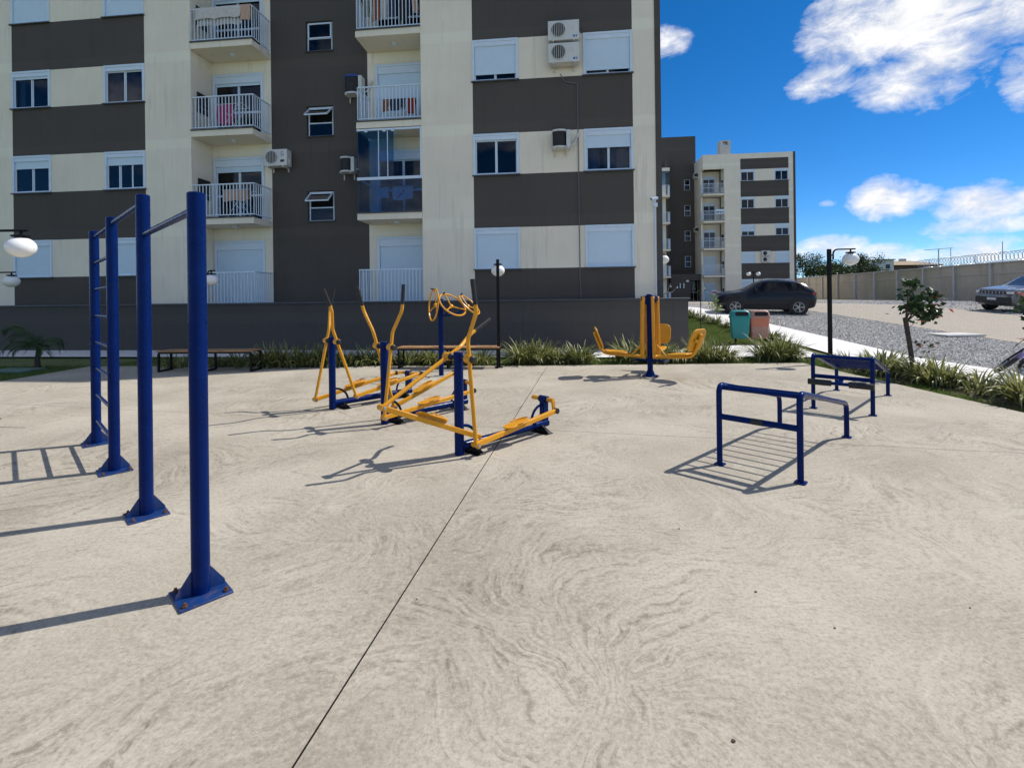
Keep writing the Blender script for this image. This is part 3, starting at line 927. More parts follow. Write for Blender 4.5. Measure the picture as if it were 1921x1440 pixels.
# ------------------------------------------------------------------ air conditioners
def ac_box(label, s, y, z, wd=.82, hgt=.56, dp=.3, logo=None, rz=0.0, group='boxy air conditioner units'):
    o = thing('air_conditioner', label, 'air conditioner', mat=BF @ Matrix.Translation((s, y, z)) @ Matrix.Rotation(rz, 4, 'Z'), group=group)
    MB().box(-wd / 2, wd / 2, -dp, 0, 0, hgt).build('casing', ACW, o, bevel=.015)
    cx_ = -wd * .17
    MB().lathe([(.215, 0), (.215, .012), (.205, .016)], (cx_, -dp - .001, hgt * .52), (0, -1, 0), 28).build('fan_opening', ACD, o)
    g = MB()
    for i in range(-3, 4):
        xx = cx_ + i * .055
        hh = math.sqrt(max(0, .2 ** 2 - (i * .055) ** 2))
        g.box(xx - .006, xx + .006, -dp - .03, -dp - .018, hgt * .52 - hh, hgt * .52 + hh)
    g.ring((cx_, -dp - .02, hgt * .52), (0, 1, 0), .21, .009, 28, 6)
    g.build('fan_guard', ACW, o)
    for xx in (-wd * .33, wd * .33):
        MB().box(xx - .02, xx + .02, -dp - .02, .08, -.045, -.002).box(xx - .018, xx + .018, .03, .07, -.14, -.046).build('bracket', ACW, o)
    MB().box(wd / 2 + .001, wd / 2 + .03, -dp * .6, -dp * .25, .1, .26).build('valve_cover', ACW, o)
    if logo == 'LG':
        me = text_mesh('LG', .13, .002, ACBLUE)
        l = inst('lettering', me, o, (wd * .30, -dp - .004, hgt * .72)); l.rotation_euler = (R(90), R(90), 0)
        MB().box(wd * .22, wd * .38, -dp - .004, -dp - .001, .12, .2).build('label_plate', ACD, o)
    else:
        MB().box(wd * .30, wd * .43, -dp - .004, -dp - .001, .07, .125).build('sticker', ACBLUE, o)
        MB().box(wd * .36, wd * .40, -dp - .006, -dp - .0045, .08, .115).build('sticker', ACW, o)
    return o
def ac_round(label, s, y, z, wd=.5, hgt=.6, blue=False):
    o = thing('air_conditioner', label, 'air conditioner', mat=BF @ Matrix.Translation((s, y, z)), group='round-fronted air conditioner units')
    def half(r, z0, z1, m, nm, d0=.02):
        poly = [V((-r, d0, z0))] + [V((-r * math.cos(math.pi * i / 12), -.2 - .16 * (r / .25) * math.sin(math.pi * i / 12), z0)) for i in range(13)] + [V((r, d0, z0))]
        return MB().prism(poly, (0, 0, z1 - z0)).build(nm, m, o, bevel=.008)
    half(wd / 2 - .025, .06, hgt - .06, ACD, 'grille')
    half(wd / 2, 0, .058, ACW, 'base_tray')
    half(wd / 2, hgt - .058, hgt, ACBLUE if blue else ACW, 'top_cover')
    MB().box(wd / 2 - .02, wd / 2 + .1, -.30, .02, .0, hgt - .02).build('side_panel', ACW, o, bevel=.012)
    for k in range(12):
        pass
    g = MB()
    for k in range(1, 9):
        zz = .06 + (hgt - .12) * k / 9
        r = wd / 2 - .02
        g.tube([V((-r * math.cos(math.pi * i / 10), -.2 - .16 * (r / .25) * math.sin(math.pi * i / 10), zz)) for i in range(11)], .004, 5)
    g.build('guard_wires', ACD, o)
    for xx in (-.16, .2):
        MB().box(xx - .018, xx + .018, -.33, .02, -.04, -.002).box(xx - .016, xx + .016, -.02, .02, -.2, -.041).build('bracket', ACW, o)
    MB().tube(fillet([(wd / 2 + .08, -.1, .12), (wd / 2 + .2, -.06, .14), (wd / 2 + .36, .0, .5)], .08), .028, 8).build('hose', ACW, o)
    return o
ac_box('white air conditioner with round fan on the stair wall beside the left balconies', -8.05, RY - .08, 6.12, logo='LG')
ac_round('round-fronted air conditioner with blue top beside the middle right balcony', -5.38, RY - .03, 8.42, .52, .62, True)
ac_round('round-fronted air conditioner beside the glazed balcony on the stair wall', -5.62, RY - .03, 5.83, .42, .52)
ac_round('round-fronted air conditioner between the two lower windows of the right wing', 1.50, FY - .03, 6.02, .45, .55)
ac_box('upper of two stacked white air conditioners between right wing windows', 1.66, FY - .08, 9.19, .92, .58)
ac_box('lower of two stacked white air conditioners between right wing windows', 1.66, FY - .08, 8.53, .92, .58)
dp_ = MB().tube(fillet([(1.55, FY - .12, 8.3), (1.68, FY - .03, 8.1), (2.06, FY - .03, 8.02), (2.07, FY - .03, 2.1), (2.10, FY - .03, 1.56)], .06), .014, 6).build('drain_pipe', M('lilac_pipe', (.16, .14, .17), .6))
dp_.matrix_world = BF; tag(dp_, 'thin grey drain pipe running down the right wing below the stacked air conditioners', 'pipe')
sc_ = thing('security_camera', 'white security camera at the right corner of the apartment block', 'camera', mat=BF @ Matrix.Translation((4.3, FY, 4.28)))
MB().box(-.05, .07, -.09, -.001, -.06, .06).build('junction_box', WHITE, sc_)
MB().tube([(0, -.1, .06), (-.02, -.14, .14)], .018, 8).build('arm', WHITE, sc_)
MB().tube([(.06, -.15, .18), (-.13, -.2, .15)], .042, 14).build('housing', WHITE, sc_)
MB().tube([(-.131, -.2, .15), (-.142, -.203, .147)], .034, 14).build('lens', BLACK, sc_)

# ------------------------------------------------------------------ second block (number 11)
r_ = ray(1495, 560) * (51.8 / FPX)
C2 = V((r_.x, r_.y, 0))
BF2 = Matrix.Translation(C2) @ Matrix.Rotation(-TH, 4, 'Z')
def on2(px, py, off=0.0):
    o = BF2.inverted() @ V((0, 0, EYE)); d_ = BF2.to_3x3().inverted() @ ray(px, py)
    t_ = (off - o.y) / d_.y
    p = o + d_ * t_
    return p.x, p.z
S2 = lambda px, off=0.0: on2(px, 420, off)[0]
apt2 = thing('apartment_building', 'distant cream and taupe apartment block numbered 11 beyond the parking lane', 'building', mat=BF2)
Z0 = .80
sA, sB, sC, sD, sE = S2(1320), S2(1359.5), S2(1390), S2(1416.5), S2(1454)
sF = S2(1480.5)
sill2 = [on2(1430, y)[1] for y in (545, 493.2, 441.5, 390, 338.6)]
fh2 = (sill2[4] - sill2[0]) / 4
sill2 = [sill2[0] + fh2 * k for k in range(5)]
wh2 = 1.24
roof2 = on2(1430, 286.5)[1]
for k in range(6):
    zlo = Z0 - .2 if k == 0 else sill2[k - 1] + wh2
    zhi = sill2[k] if k < 5 else sill2[4] + wh2 + 1.15
    MB().box(sC, sF, .001, .25, zlo, zhi).build('painted_band', DARK, apt2)
tb2 = sill2[4] + wh2 + 1.15
specs2 = {(0, 0): dict(kind='closed'), (1, 0): dict(kind='closed'), (2, 0): dict(kind='open', frac=.55), (3, 0): dict(), (4, 0): dict(),
          (0, 1): dict(kind='closed'), (1, 1): dict(kind='closed'), (2, 1): dict(kind='open', frac=.25, curtain=[(.5, .95, CURT_B)]), (3, 1): dict(kind='open', frac=.1), (4, 1): dict()}
for k in range(5):
    z = sill2[k]
    MB().box(sD, sE, 0, .25, z, z + wh2).build('wall_panel', CREAM, apt2)
    window(apt2, sC, sD, z, z + wh2, 0, box=.26, **specs2[(k, 0)])
    window(apt2, sE, sF, z, z + wh2, 0, box=.26, **specs2[(k, 1)])
MB().box(sF, -.22, 0, .25, Z0 - .2, roof2).build('wall', CREAM, apt2)
MB().box(-.22, 0, -.02, .25, Z0 - .2, roof2 + .01).build('corner_strip', DARK, apt2)
MB().box(sC, sF, .0, .25, tb2, roof2).build('parapet', CREAM, apt2)
MB().box(sB, sC, 0, 1.2, Z0 - .2, roof2).build('wall', CREAM, apt2)
fl2 = [s - 1.22 for s in sill2]
ztop2 = fl2[4] + 2.62
MB().box(sA, sB, 0, .25, ztop2, roof2).build('parapet', CREAM, apt2)
MB().box(sA, sA + .2, 1.0, 3.6, Z0 - .2, roof2).build('wall', CREAM, apt2)
MB().box(sA, sA + .2, .26, .999, ztop2, roof2).build('parapet', CREAM, apt2)
for k in range(5):
    fl = fl2[k]
    if k > 0:
        o = MB().box(sA - .03, sB, -.06, 1.2, fl - .2, fl).build('balcony_slab', CREAM, apt2)
        MB().box(sA - .06, sB, -.09, .1, fl + .001, fl + .03).build('slab_edge', SILL, o)
    railing(apt2, [(sA + .02, 1.1), (sA + .02, .02), (sB, .02)], max(fl, Z0), 1.08, .135)
    MB().box(sA + .2, sA + .35, 1.6, 1.8, fl + .001, fl + fh2 - .2).build('balcony_wall', CREAM, apt2)
    MB().box(sB - .45, sB, 1.6, 1.8, fl + .001, fl + fh2 - .2).build('balcony_wall', CREAM, apt2)
    MB().box(sA + .35, sB - .45, 1.6, 1.8, fl + 2.2, fl + fh2 - .2).build('balcony_wall', CREAM, apt2)
    window(apt2, sA + .35, sB - .45, fl + .01, fl + 2.2, 1.59, kind='closed' if k < 2 else 'open', door=True, curtain=[(.05, .95, CURT_W)] if k == 2 else None)
    MB().box(sB - .03, sB - .002, .35, .95, fl + .8, fl + 1.5).build('barbecue_opening', ACD, apt2)
MB().box(sA + .2, 0, 3.6, 12, Z0 - .2, roof2 - .25).build('wall', CREAM, apt2)
MB().box(sA + .2, 0, .25, 3.6, roof2 - .5, roof2 - .25).build('roof', SILL, apt2)
MB().box(-.2, -.001, .25, 12, Z0 - .2, roof2 - .1).build('wall', DARK, apt2)
ch0, ch1 = S2(1352.5, 2), S2(1372.5, 2)
chz = on2(1362, 263.5, 2)[1]
ch = MB().box(ch0, ch1, 2, 3, roof2 - .3, chz - .5).box(ch0, ch1, 2, 3, chz - .1, chz).box(ch0, ch0 + .3, 2.0, 3.0, chz - .5, chz - .1).box(ch1 - .3, ch1, 2.0, 3, chz - .5, chz - .1)
ch.build('chimney', BPOST, apt2)
# stair core of block 11
OFF = 3.6
k0, k1 = S2(1240, OFF), S2(1305, OFF)
kz = on2(1280, 256.5, OFF)[1]
w0, w1 = S2(1284, OFF), S2(1296, OFF)
MB().box(k0 - 6, w0, OFF, OFF + .25, Z0 - .2, kz).build('core_wall', DARK, apt2)
MB().box(w1, sA + .18, OFF, OFF + .25, Z0 - .2, kz).build('core_wall', DARK, apt2)
zs = Z0 - .2
for ya, yb in ((501, 480.5), (452.5, 433), (405.5, 385), (357, 337)):
    za, zb = on2(1290, ya, OFF)[1], on2(1290, yb, OFF)[1]
    MB().box(w0, w1, OFF, OFF + .25, zs, za).build('core_wall', DARK, apt2)
    zs = zb
    f_ = MB(); b0, b1, yy = w0 + .03, w1 - .03, OFF + .06
    zm = (za + zb) / 2
    f_.box(b0, b0 + .05, yy, yy + .04, za, zb).box(b1 - .05, b1, yy, yy + .04, za, zb).box(b0 + .05, b1 - .05, yy, yy + .04, za, za + .04).box(b0 + .05, b1 - .05, yy, yy + .04, zb - .05, zb).box(b0 + .05, b1 - .05, yy, yy + .04, zm - .03, zm + .03)
    o = f_.build('window', WHITE, apt2)
    MB().box(b0 + .05, b1 - .05, yy + .01, yy + .02, za + .04, zm - .03).build('pane', GLASS, o)
    MB().box(b0 + .05, b1 - .05, yy + .01, yy + .02, zm + .03, zb - .05).build('pane', GLASS, o)
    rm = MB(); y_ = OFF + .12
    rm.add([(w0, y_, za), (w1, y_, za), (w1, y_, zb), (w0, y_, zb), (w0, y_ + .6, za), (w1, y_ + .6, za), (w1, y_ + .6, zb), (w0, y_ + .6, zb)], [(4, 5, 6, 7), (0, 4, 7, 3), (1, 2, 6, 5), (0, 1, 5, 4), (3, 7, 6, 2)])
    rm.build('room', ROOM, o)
MB().box(w0, w1, OFF, OFF + .25, zs, kz).build('core_wall', DARK, apt2)
MB().box(k0 - 6, sA + .18, OFF + .26, 9, kz - .6, kz - .1).build('roof', SILL, apt2)
# left wing of block 11, only its edge balconies show
e1, e0 = S2(1257.5), S2(1200)
for k in range(5):
    fl = fl2[k]
    MB().box(e1 - .55, e1 - .25, 1.0, 1.2, fl, fl + fh2).build('balcony_wall', CREAM, apt2)
    MB().box(e0, e1 - 2.3, 1.0, 1.2, fl, fl + fh2).build('balcony_wall', CREAM, apt2)
    MB().box(e1 - 2.3, e1 - .55, 1.0, 1.2, fl + 2.2, fl + fh2).build('balcony_wall', CREAM, apt2)
    if k > 0: MB().box(e0, e1, -.05, 1.0, fl - .2, fl).build('balcony_slab', CREAM, apt2)
    railing(apt2, [(e0, .02), (e1 - .03, .02), (e1 - .03, .98)], max(fl, Z0), 1.08, .135)
    window(apt2, e1 - 2.3, e1 - .55, fl + .01, fl + 2.2, .99, kind='closed' if k < 2 else 'open', door=True)
MB().box(e0 - 6, e0, 0, 3.5, Z0 - .2, roof2).build('wall', CREAM, apt2)
MB().box(e1 - .22, e1 - .02, 1.01, 3.58, Z0 - .2, roof2).build('wall', DARK, apt2)
MB().box(e0, e1, 0, 1.2, fl2[4] + 2.62, roof2 - 1.2).build('parapet', CREAM, apt2)
MB().box(e1 - .9, e1 - .03, .0, .02, fl2[4] + 1.12, fl2[4] + 2.6).build('pane', BLUEGLASS, apt2)
# entrance
d0, d1 = S2(1256.5, 1.2), S2(1318, 1.2)
ez = on2(1285, 514.5, 1.2)[1]
q0, q1 = S2(1294, 1.2), S2(1312, 1.2)
ent = MB().box(d0, q0, 1.2, 3.5, Z0 - .2, ez).box(q1, sA - .01, 1.2, 3.5, Z0 - .2, ez).box(q0, q1, 1.2, 3.5, on2(1300, 526, 1.2)[1], ez).build('entrance', DARK, apt2)
MB().box(q0, q1, 2.2, 2.3, Z0, on2(1300, 526, 1.2)[1]).build('entrance_door', GLASS, apt2)
gd = MB()
for xx in (q0 + .02, q0 + (q1 - q0) * .5, q1 - .06): gd.box(xx, xx + .05, 2.14, 2.19, Z0, ez - .7)
gd.box(q0, q1, 2.135, 2.185, Z0 + 1.05, Z0 + 1.12)
gd.build('door_frame', BPOST, apt2)
n11 = inst('number_sign', text_mesh('11', .78, .03, WHITE, .012), apt2, (on2(1279.5, 536.5, 1.15)[0], 1.15, on2(1279.5, 536.5, 1.15)[1]))
n11.rotation_euler = (R(90), 0, 0); n11['label'] = 'white numerals 11 on the dark entrance wall'
for px, py in ((1304.5, 330), (1302, 431)):
    s_, z_ = on2(px, py, 2.4)
    o = thing('air_conditioner', 'small white air conditioner on block 11, %s of the two on its side wall' % ('upper' if py < 400 else 'lower'), 'air conditioner', mat=BF2 @ Matrix.Translation((sA - .03, 2.4, z_ - .3)))
    MB().box(-.32, -.02, -.4, .4, 0, .56).build('casing', ACW, o, bevel=.015)
    MB().lathe([(.2, 0), (.2, .01)], (-.17, -.401, .28), (0, -1, 0), 18).build('fan_opening', ACD, o)
    MB().box(-.3, .03, -.3, -.26, -.04, -.002).build('bracket', ACW, o)
for py, nm in ((475.5, 'upper'), (487, 'lower')):
    s_, z_ = on2(1435, py)
    o = thing('air_conditioner', '%s of two stacked air conditioners on the far block between shuttered windows' % nm, 'air conditioner', mat=BF2 @ Matrix.Translation((s_, -.05, z_ - .28)))
    MB().box(-.42, .42, -.3, 0, 0, .56).build('casing', ACW, o, bevel=.015)
    MB().lathe([(.21, 0), (.21, .01)], (-.12, -.301, .28), (0, -1, 0), 20).build('fan_opening', ACD, o)
    MB().box(-.3, -.26, -.3, .04, -.04, -.002).box(.26, .3, -.3, .04, -.04, -.002).build('bracket', ACW, o)
s_, z_ = on2(1350.5, 397, -.05)
vb = MB().box(-.47, .47, -.012, .012, -.26, .26).build('sale_banner', WHITE)
vb.matrix_world = BF2 @ Matrix.Translation((s_, -.05, z_))
tag(vb, 'white banner reading VENDO tied to a balcony railing of block 11', 'banner')
WM[vb.name] = vb.matrix_world
l = inst('lettering', text_mesh('VENDO', .25, .002, NAVY, .008), vb, (0, -.016, -.06)); l.rotation_euler = (R(90), 0, 0)
s_, z_ = on2(1340.5, 548, -.05)
vb = MB().box(-.27, .27, -.012, .012, -.2, .2).build('sale_sign', WHITE)
vb.matrix_world = BF2 @ Matrix.Translation((s_, -.05, z_))
tag(vb, 'small red and white sign on the ground floor railing of block 11', 'sign')
WM[vb.name] = vb.matrix_world
MB().box(-.24, .24, -.018, -.013, -.12, .06).build('red_panel', M('red_print', (.45, .03, .05), .6), vb)

# ------------------------------------------------------------------ boundary wall and what shows above it
wa, wb_ = V((37.2, 64, 0)), V((33.1, 28, 0))
bw = thing('boundary_wall', 'long weathered concrete boundary wall with pale posts across the car park', 'wall', (wa.x, wa.y, 0))
dv = (wb_ - wa); L = dv.length; u = dv / L
nrm = V((u.y, -u.x, 0)); 
if nrm.x > 0: nrm = -nrm
n_p = 11
hts = 2.62
for i in range(n_p):
    p, q = wa + u * (L * i / n_p), wa + u * (L * (i + 1) / n_p)
    zb = .8
    m = MB().prism([V((p.x, p.y, zb)), V((q.x, q.y, zb)), V((q.x, q.y, .92 + hts)), V((p.x, p.y, .92 + hts))], -nrm * .14)
    m.build('wall_panel', BWALL, bw, world=True)
    MB().bar(p + V((0, 0, .92 + hts + .04)), q + V((0, 0, .92 + hts + .04)), .2, .07).build('coping', BPOST, bw, world=True)
    MB().bar(p + nrm * .03 + V((0, 0, .92 + 1.9)), q + nrm * .03 + V((0, 0, .92 + 1.9)), .06, .05).build('ledge', BPOST, bw, world=True)
    MB().bar(p + nrm * .02 + V((0, 0, zb)), p + nrm * .02 + V((0, 0, .92 + hts)), .30, .16, V((u.x, u.y, 0))).build('post', BPOST, bw, world=True)
back = wa + V((-14, 3, 0))
MB().prism([V((wa.x, wa.y, .8)), V((back.x, back.y, .8)), V((back.x, back.y, 3.4)), V((wa.x, wa.y, 3.4))], (0, .14, 0)).build('wall_panel', BWALL, bw, world=True)
rw = thing('razor_wire', 'coil of razor wire along the top of the boundary wall at the right', 'razor wire', (wb_.x, wb_.y, 3.6))
pts = []
s0 = L * .62; turns = 46
for i in range(turns * 12):
    a = 2 * math.pi * i / 12
    c = wa + u * (s0 + (L - s0) * i / (turns * 12)) + V((0, 0, .92 + hts + .42))
    pts.append(c + (nrm * math.cos(a) + V((0, 0, 1)) * math.sin(a)) * .33)
MB().tube(pts, .016, 5).build('wire_coil', STEEL, rw, world=True)
for i in range(6):
    c = wa + u * (s0 + (L - s0) * (i + .5) / 6)
    MB().tube([c + V((0, 0, 3.5)), c + V((0, 0, 5.0 if i % 2 else 4.2))], .025, 6).build('stake', STEEL, rw, world=True)
# aerial
p = ray(1761, 500) * (62 / FPX); 
an = thing('antenna', 'roof aerial on a mast above the boundary wall', 'antenna', (p.x, p.y, 2.0))
MB().tube([(0, 0, 0), (0, 0, 5.0)], .06, 8).build('mast', BPOST, an)
m = MB().tube([(-1.6, .2, 4.9), (1.6, -.2, 5.1)], .04, 6)
for i in range(7): m.tube([(-1.4 + i * .46, -.4, 4.9 + i * .03), (-1.4 + i * .46, .4, 4.9 + i * .03)], .02, 5)
m.build('boom', BPOST, an)
# houses beyond
HROOF = M('tile_roof', (.34, .25, .16), .9, var=.2, vs=1.5)
HWALL = M('pale_house_wall', (.62, .64, .66), .9, var=.05)
HBRICK = M('brown_brick', (.10, .062, .045), .9, var=.3, vs=2)
def at_depth(px, py, dd):
    r = ray(px, py) * (dd / FPX)
    return V((r.x, r.y, EYE + r.z))
p = at_depth(1648, 508, 85); q = at_depth(1677, 508, 85)
zt = at_depth(1660, 488, 85).z
hs = thing('house', 'small white house with one dark window above the boundary wall', 'house', (p.x, p.y, .9))
wd = q.x - p.x
MB().box(0, wd, 0, 5, -1, zt - .9).build('wall', HWALL, hs)
MB().box(-.15, wd + .15, -.2, 5.2, zt - .9, zt - .72).build('roof', HROOF, hs)
o = MB().box(wd * .47, wd * .75, -.03, -.001, zt - 2.35, zt - 1.65).build('window', SILL, hs)
MB().box(wd * .5, wd * .72, -.05, -.031, zt - 2.28, zt - 1.72).build('pane', GLASS, o)
p = at_depth(1677, 506, 100); q = at_depth(1768, 506, 100)
ze, zr = at_depth(1720, 497, 100).z, at_depth(1715, 486.5, 100).z
hs = thing('warehouse', 'long brown brick building with shallow tan roof above the boundary wall', 'building', (p.x, p.y, .9))
wd = q.x - p.x
MB().box(0, wd, 0, 9, -1, ze - .9).build('wall', HBRICK, hs)
MB().add([(-.3, -.6, ze - .9), (wd + .4, -.6, ze - .9), (wd * .72, 4.5, zr - .9), (-.3, 4.5, zr - .9), (-.3, 9.6, ze - .9), (wd + .4, 9.6, ze - .9)], [(0, 1, 2, 3), (3, 2, 5, 4), (1, 5, 2)]).build('roof', HROOF, hs, smooth_=False)
MB().box(wd * .48, wd * .6, 4.2, 4.8, zr - 1.0, zr - .45).build('roof_vent', BPOST, hs)
for i in range(4):
    MB().box(wd * (.1 + .22 * i), wd * (.2 + .22 * i), -.03, -.001, ze - 2.4, ze - 1.5).build('window', SILL, hs)

# ------------------------------------------------------------------ leaves and trees
def leaf_quad(mb, c, size, rnd, tone, nrm=None, asp=.55):
    a, b = rnd.uniform(0, 6.283), rnd.uniform(-1, 1)
    d_ = V((math.cos(a) * math.sqrt(1 - b * b), math.sin(a) * math.sqrt(1 - b * b), b * .7)).normalized()
    e = d_.cross(V((rnd.uniform(-1, 1), rnd.uniform(-1, 1), rnd.uniform(-1, 1)))).normalized()
    k = d_.cross(e)
    h = size * asp / 2
    o = len(mb.v)
    mb.v += [c, c + d_ * size * .45 + e * h + k * h * .3, c + d_ * size, c + d_ * size * .45 - e * h + k * h * .3]
    mb.f += [(o, o + 1, o + 2), (o, o + 2, o + 3)]
    mb.a += [tone] * 4
def tree(name, label, cat, loc, height, crown, n, leaf, mat, seed, trunk_r=.15, group=None):
    """crown = (rx, ry, rz, centre height)"""
    rnd = random.Random(seed)
    o = thing(name, label, cat, loc, group=group)
    rx, ry, rz, ch_ = crown
    tk = MB()
    lean = V((rnd.uniform(-.2, .2), rnd.uniform(-.2, .2), 0))
    pts_ = [V((0, 0, -.1)), lean * .3 + V((0, 0, ch_ * .35)), lean + V((0, 0, ch_ * .8))]
    tk.tube(pts_, [trunk_r, trunk_r * .8, trunk_r * .5], 8)
    mb = MB(); mb.a = []
    clumps = []
    for i in range(26):
        a, z = rnd.uniform(0, 6.283), rnd.uniform(-.9, 1)
        rr = rnd.uniform(.45, 1.0)
        q = math.sqrt(max(0, 1 - z * z))
        c = V((math.cos(a) * q * rx * rr, math.sin(a) * q * ry * rr, ch_ + z * rz * rr))
        clumps.append((c, rnd.uniform(.18, .38) * (rx + ry) / 2, rnd.uniform(.0, .45)))
        if i % 3 == 0: tk.tube([pts_[1 + (i % 2)], (pts_[2] + c) / 2, c], [trunk_r * .4, trunk_r * .25, trunk_r * .08], 5)
    for i in range(n):
        c, r, tn = clumps[rnd.randrange(len(clumps))]
        d_ = V((rnd.gauss(0, .6), rnd.gauss(0, .6), rnd.gauss(0, .5))) * r
        leaf_quad(mb, c + d_, leaf * rnd.uniform(.7, 1.3), rnd, min(.85, max(0, tn + rnd.uniform(-.1, .3))))
    tk.build('trunk', BARK, o)
    mb.build('crown', mat, o, smooth_=False)
    return o
for i, (px, dd, hh, crown, n, lab) in enumerate((
        (1515, 78, 8, (3.3, 3, 2.6, 5.0), 5200, 'tall dark green tree beyond the wall next to the far block'),
        (1560, 74, 5, (2.6, 2.4, 1.8, 3.9), 3400, 'lower green tree beyond the wall behind the lamp post'),
        (1625, 80, 6, (3.2, 2.6, 2.2, 4.6), 4200, 'round dark tree beyond the wall left of the white house'),
        (1590, 86, 5, (2.6, 2.4, 1.8, 4.0), 2600, 'dim green tree beyond the wall behind the lamp globe'))):
    p = at_depth(px, 540, dd)
    tree('leafy_tree', lab, 'tree', (p.x, p.y, .8), hh, crown, n, .26, TREELEAF, 40 + i, .2, 'trees beyond the boundary wall')

# ------------------------------------------------------------------ cars
def crom(tab, x):
    n = len(tab)
    i = 0
    while i < n - 2 and x > tab[i + 1][0]: i += 1
    a, b = tab[i], tab[i + 1]
    t_ = (x - a[0]) / (b[0] - a[0])
    p0, p3 = tab[max(0, i - 1)], tab[min(n - 1, i + 2)]
    out = []
    for k in range(1, len(a)):
        m0 = (b[k] - p0[k]) / max(1e-6, b[0] - p0[0]) * (b[0] - a[0]); m1 = (p3[k] - a[k]) / max(1e-6, p3[0] - a[0]) * (b[0] - a[0])
        lim = 2.2 * (b[k] - a[k])
        if (b[k] - a[k]) == 0: m0 = m1 = 0
        t2, t3 = t_ * t_, t_ ** 3
        out.append((2 * t3 - 3 * t2 + 1) * a[k] + (t3 - 2 * t2 + t_) * m0 + (-2 * t3 + 3 * t2) * b[k] + (t3 - t2) * m1)
    return out
def car(name, label, tab, mw, paint, wb, side_wins, ws, rw_, trim, wheel_r=.33, spokes=7, glassm=None, front='hatch'):
    """tab rows: x, zbot, wlow, wmid, zmid, wbelt, zbelt, wroof, zroof; x runs from the nose back"""
    o = thing(name, label, 'car', mat=mw)
    Lc = tab[-1][0]
    NS = 46
    def sec(x):
        zb, wl, wm, zm, wbt, zbt, wr, zr = crom(tab, x)
        return [(0, zb), (wl * .9, zb), (wl, zb + .05), (wm, zm), (wbt, zbt), (wr + (wbt - wr) * .08, zbt + (zr - zbt) * .88), (wr * .82, zr - .012), (wr * .45, zr), (0, zr + .004)]
    m = MB()
    cols = None
    for i in range(NS + 1):
        x = Lc * i / NS
        half = sec(x)
        ring_ = [V((x, -y, z)) for y, z in half] + [V((x, y, z)) for y, z in half[-2:0:-1]]
        cols = len(ring_)
        m.v += ring_
    for i in range(NS):
        for k in range(cols):
            a, b = i * cols + k, i * cols + (k + 1) % cols
            m.f.append((a, b, b + cols, a + cols))
    m.f.append(tuple(range(cols))[::-1]); m.f.append(tuple(NS * cols + k for k in range(cols)))
    body = m.build('body', paint, o, ang=50)
    gm = glassm
    def sidept(x, v, sgn, off):
        zb, wl, wm, zm, wbt, zbt, wr, zr = crom(tab, x)
        w_ = wbt + (wr + (wbt - wr) * .08 - wbt) * v; z_ = zbt + (zr - zbt) * .88 * v
        return V((x, sgn * (w_ + off), z_ + off * .3))
    for sgn in (-1, 1):
        for (xa, xb, xa2, xb2) in side_wins:     # bottom and top extents
            def fn(u_, v_, xa=xa, xb=xb, xa2=xa2, xb2=xb2, sgn=sgn):
                x0_, x1_ = xa + (xa2 - xa) * v_, xb + (xb2 - xb) * v_
                return sidept(x0_ + (x1_ - x0_) * u_, .06 + .86 * v_, sgn, .008)
            MB().grid(fn, 8, 4).build('side_window', gm, o)
    def toppt(x, s, off):
        zb, wl, wm, zm, wbt, zbt, wr, zr = crom(tab, x)
        return V((x, s * wr * .8, zr - .012 * abs(s) ** 2 + off))
    for nm, (xa, xb) in (('windscreen', ws), ('rear_window', rw_)):
        MB().grid(lambda u_, v_: toppt(xa + (xb - xa) * u_, v_ * 2 - 1, .01), 8, 6).build(nm, gm, o)
    for wx in wb:
        for sgn in (-1, 1):
            wmid = crom(tab, wx)[2]
            MB().lathe([(wheel_r + .065, 0), (wheel_r + .065, .03), (wheel_r + .02, .035)], (wx, sgn * (wmid - .012), wheel_r + .01), (0, sgn, 0), 28).build('wheel_arch', BLACK, o)
            ty = MB().lathe([(wheel_r * .68, -.2), (wheel_r * .94, -.2), (wheel_r, -.16), (wheel_r, .0), (wheel_r * .95, .03), (wheel_r * .72, .035)], (wx, sgn * (wmid + .01), wheel_r), (0, sgn, 0), 28).build('wheel', BLACK, o)
            rm_ = MB().ring((wx, sgn * (wmid + .042), wheel_r), (0, 1, 0), wheel_r * .66, .012, 24, 6)
            for k in range(spokes):
                a = 2 * math.pi * k / spokes
                for da in (-.16, .16):
                    c0 = V((wx, sgn * (wmid + .045), wheel_r)); d_ = V((math.cos(a + da * .4), 0, math.sin(a + da * .4))); e_ = V((math.cos(a + da), 0, math.sin(a + da)))
                    rm_.bar(c0 + d_ * .03, c0 + e_ * wheel_r * .66, .026, .018)
            rm_.lathe([(.05, 0), (.05, .02), (.03, .03)], (wx, sgn * (wmid + .04), wheel_r), (0, sgn, 0), 14)
            rm_.build('rim', STEEL, ty)
    for sgn in (-1, 1):     # sills / cladding
        m = MB()
        x0_, x1_ = wb[0] + wheel_r + .07, wb[1] - wheel_r - .07
        m.grid(lambda u_, v_: (x0_ + (x1_ - x0_) * u_, sgn * (crom(tab, x0_ + (x1_ - x0_) * u_)[2] * (.96 + .045 * v_) + .006), .22 + .2 * v_), 8, 2)
        m.build('sill_trim', trim, o)
        mx = side_wins[0][0] + .12
        wbt, zbt = crom(tab, mx)[4:6]
        mr = MB().plate((mx, sgn * (wbt + .12), zbt + .09), (0, 1, 0), (0, 0, 1), .2, .13, .1, .045); mr.build('wing_mirror', paint, o, bevel=.01)
        for hx in (side_wins[0][1] - .15, side_wins[1][1] - .12):
            wbt, zbt = crom(tab, hx)[4:6]
            MB().box(hx - .09, hx + .09, sgn * wbt - .012, sgn * wbt + .025, zbt - .12, zbt - .09).build('door_handle', paint, o)
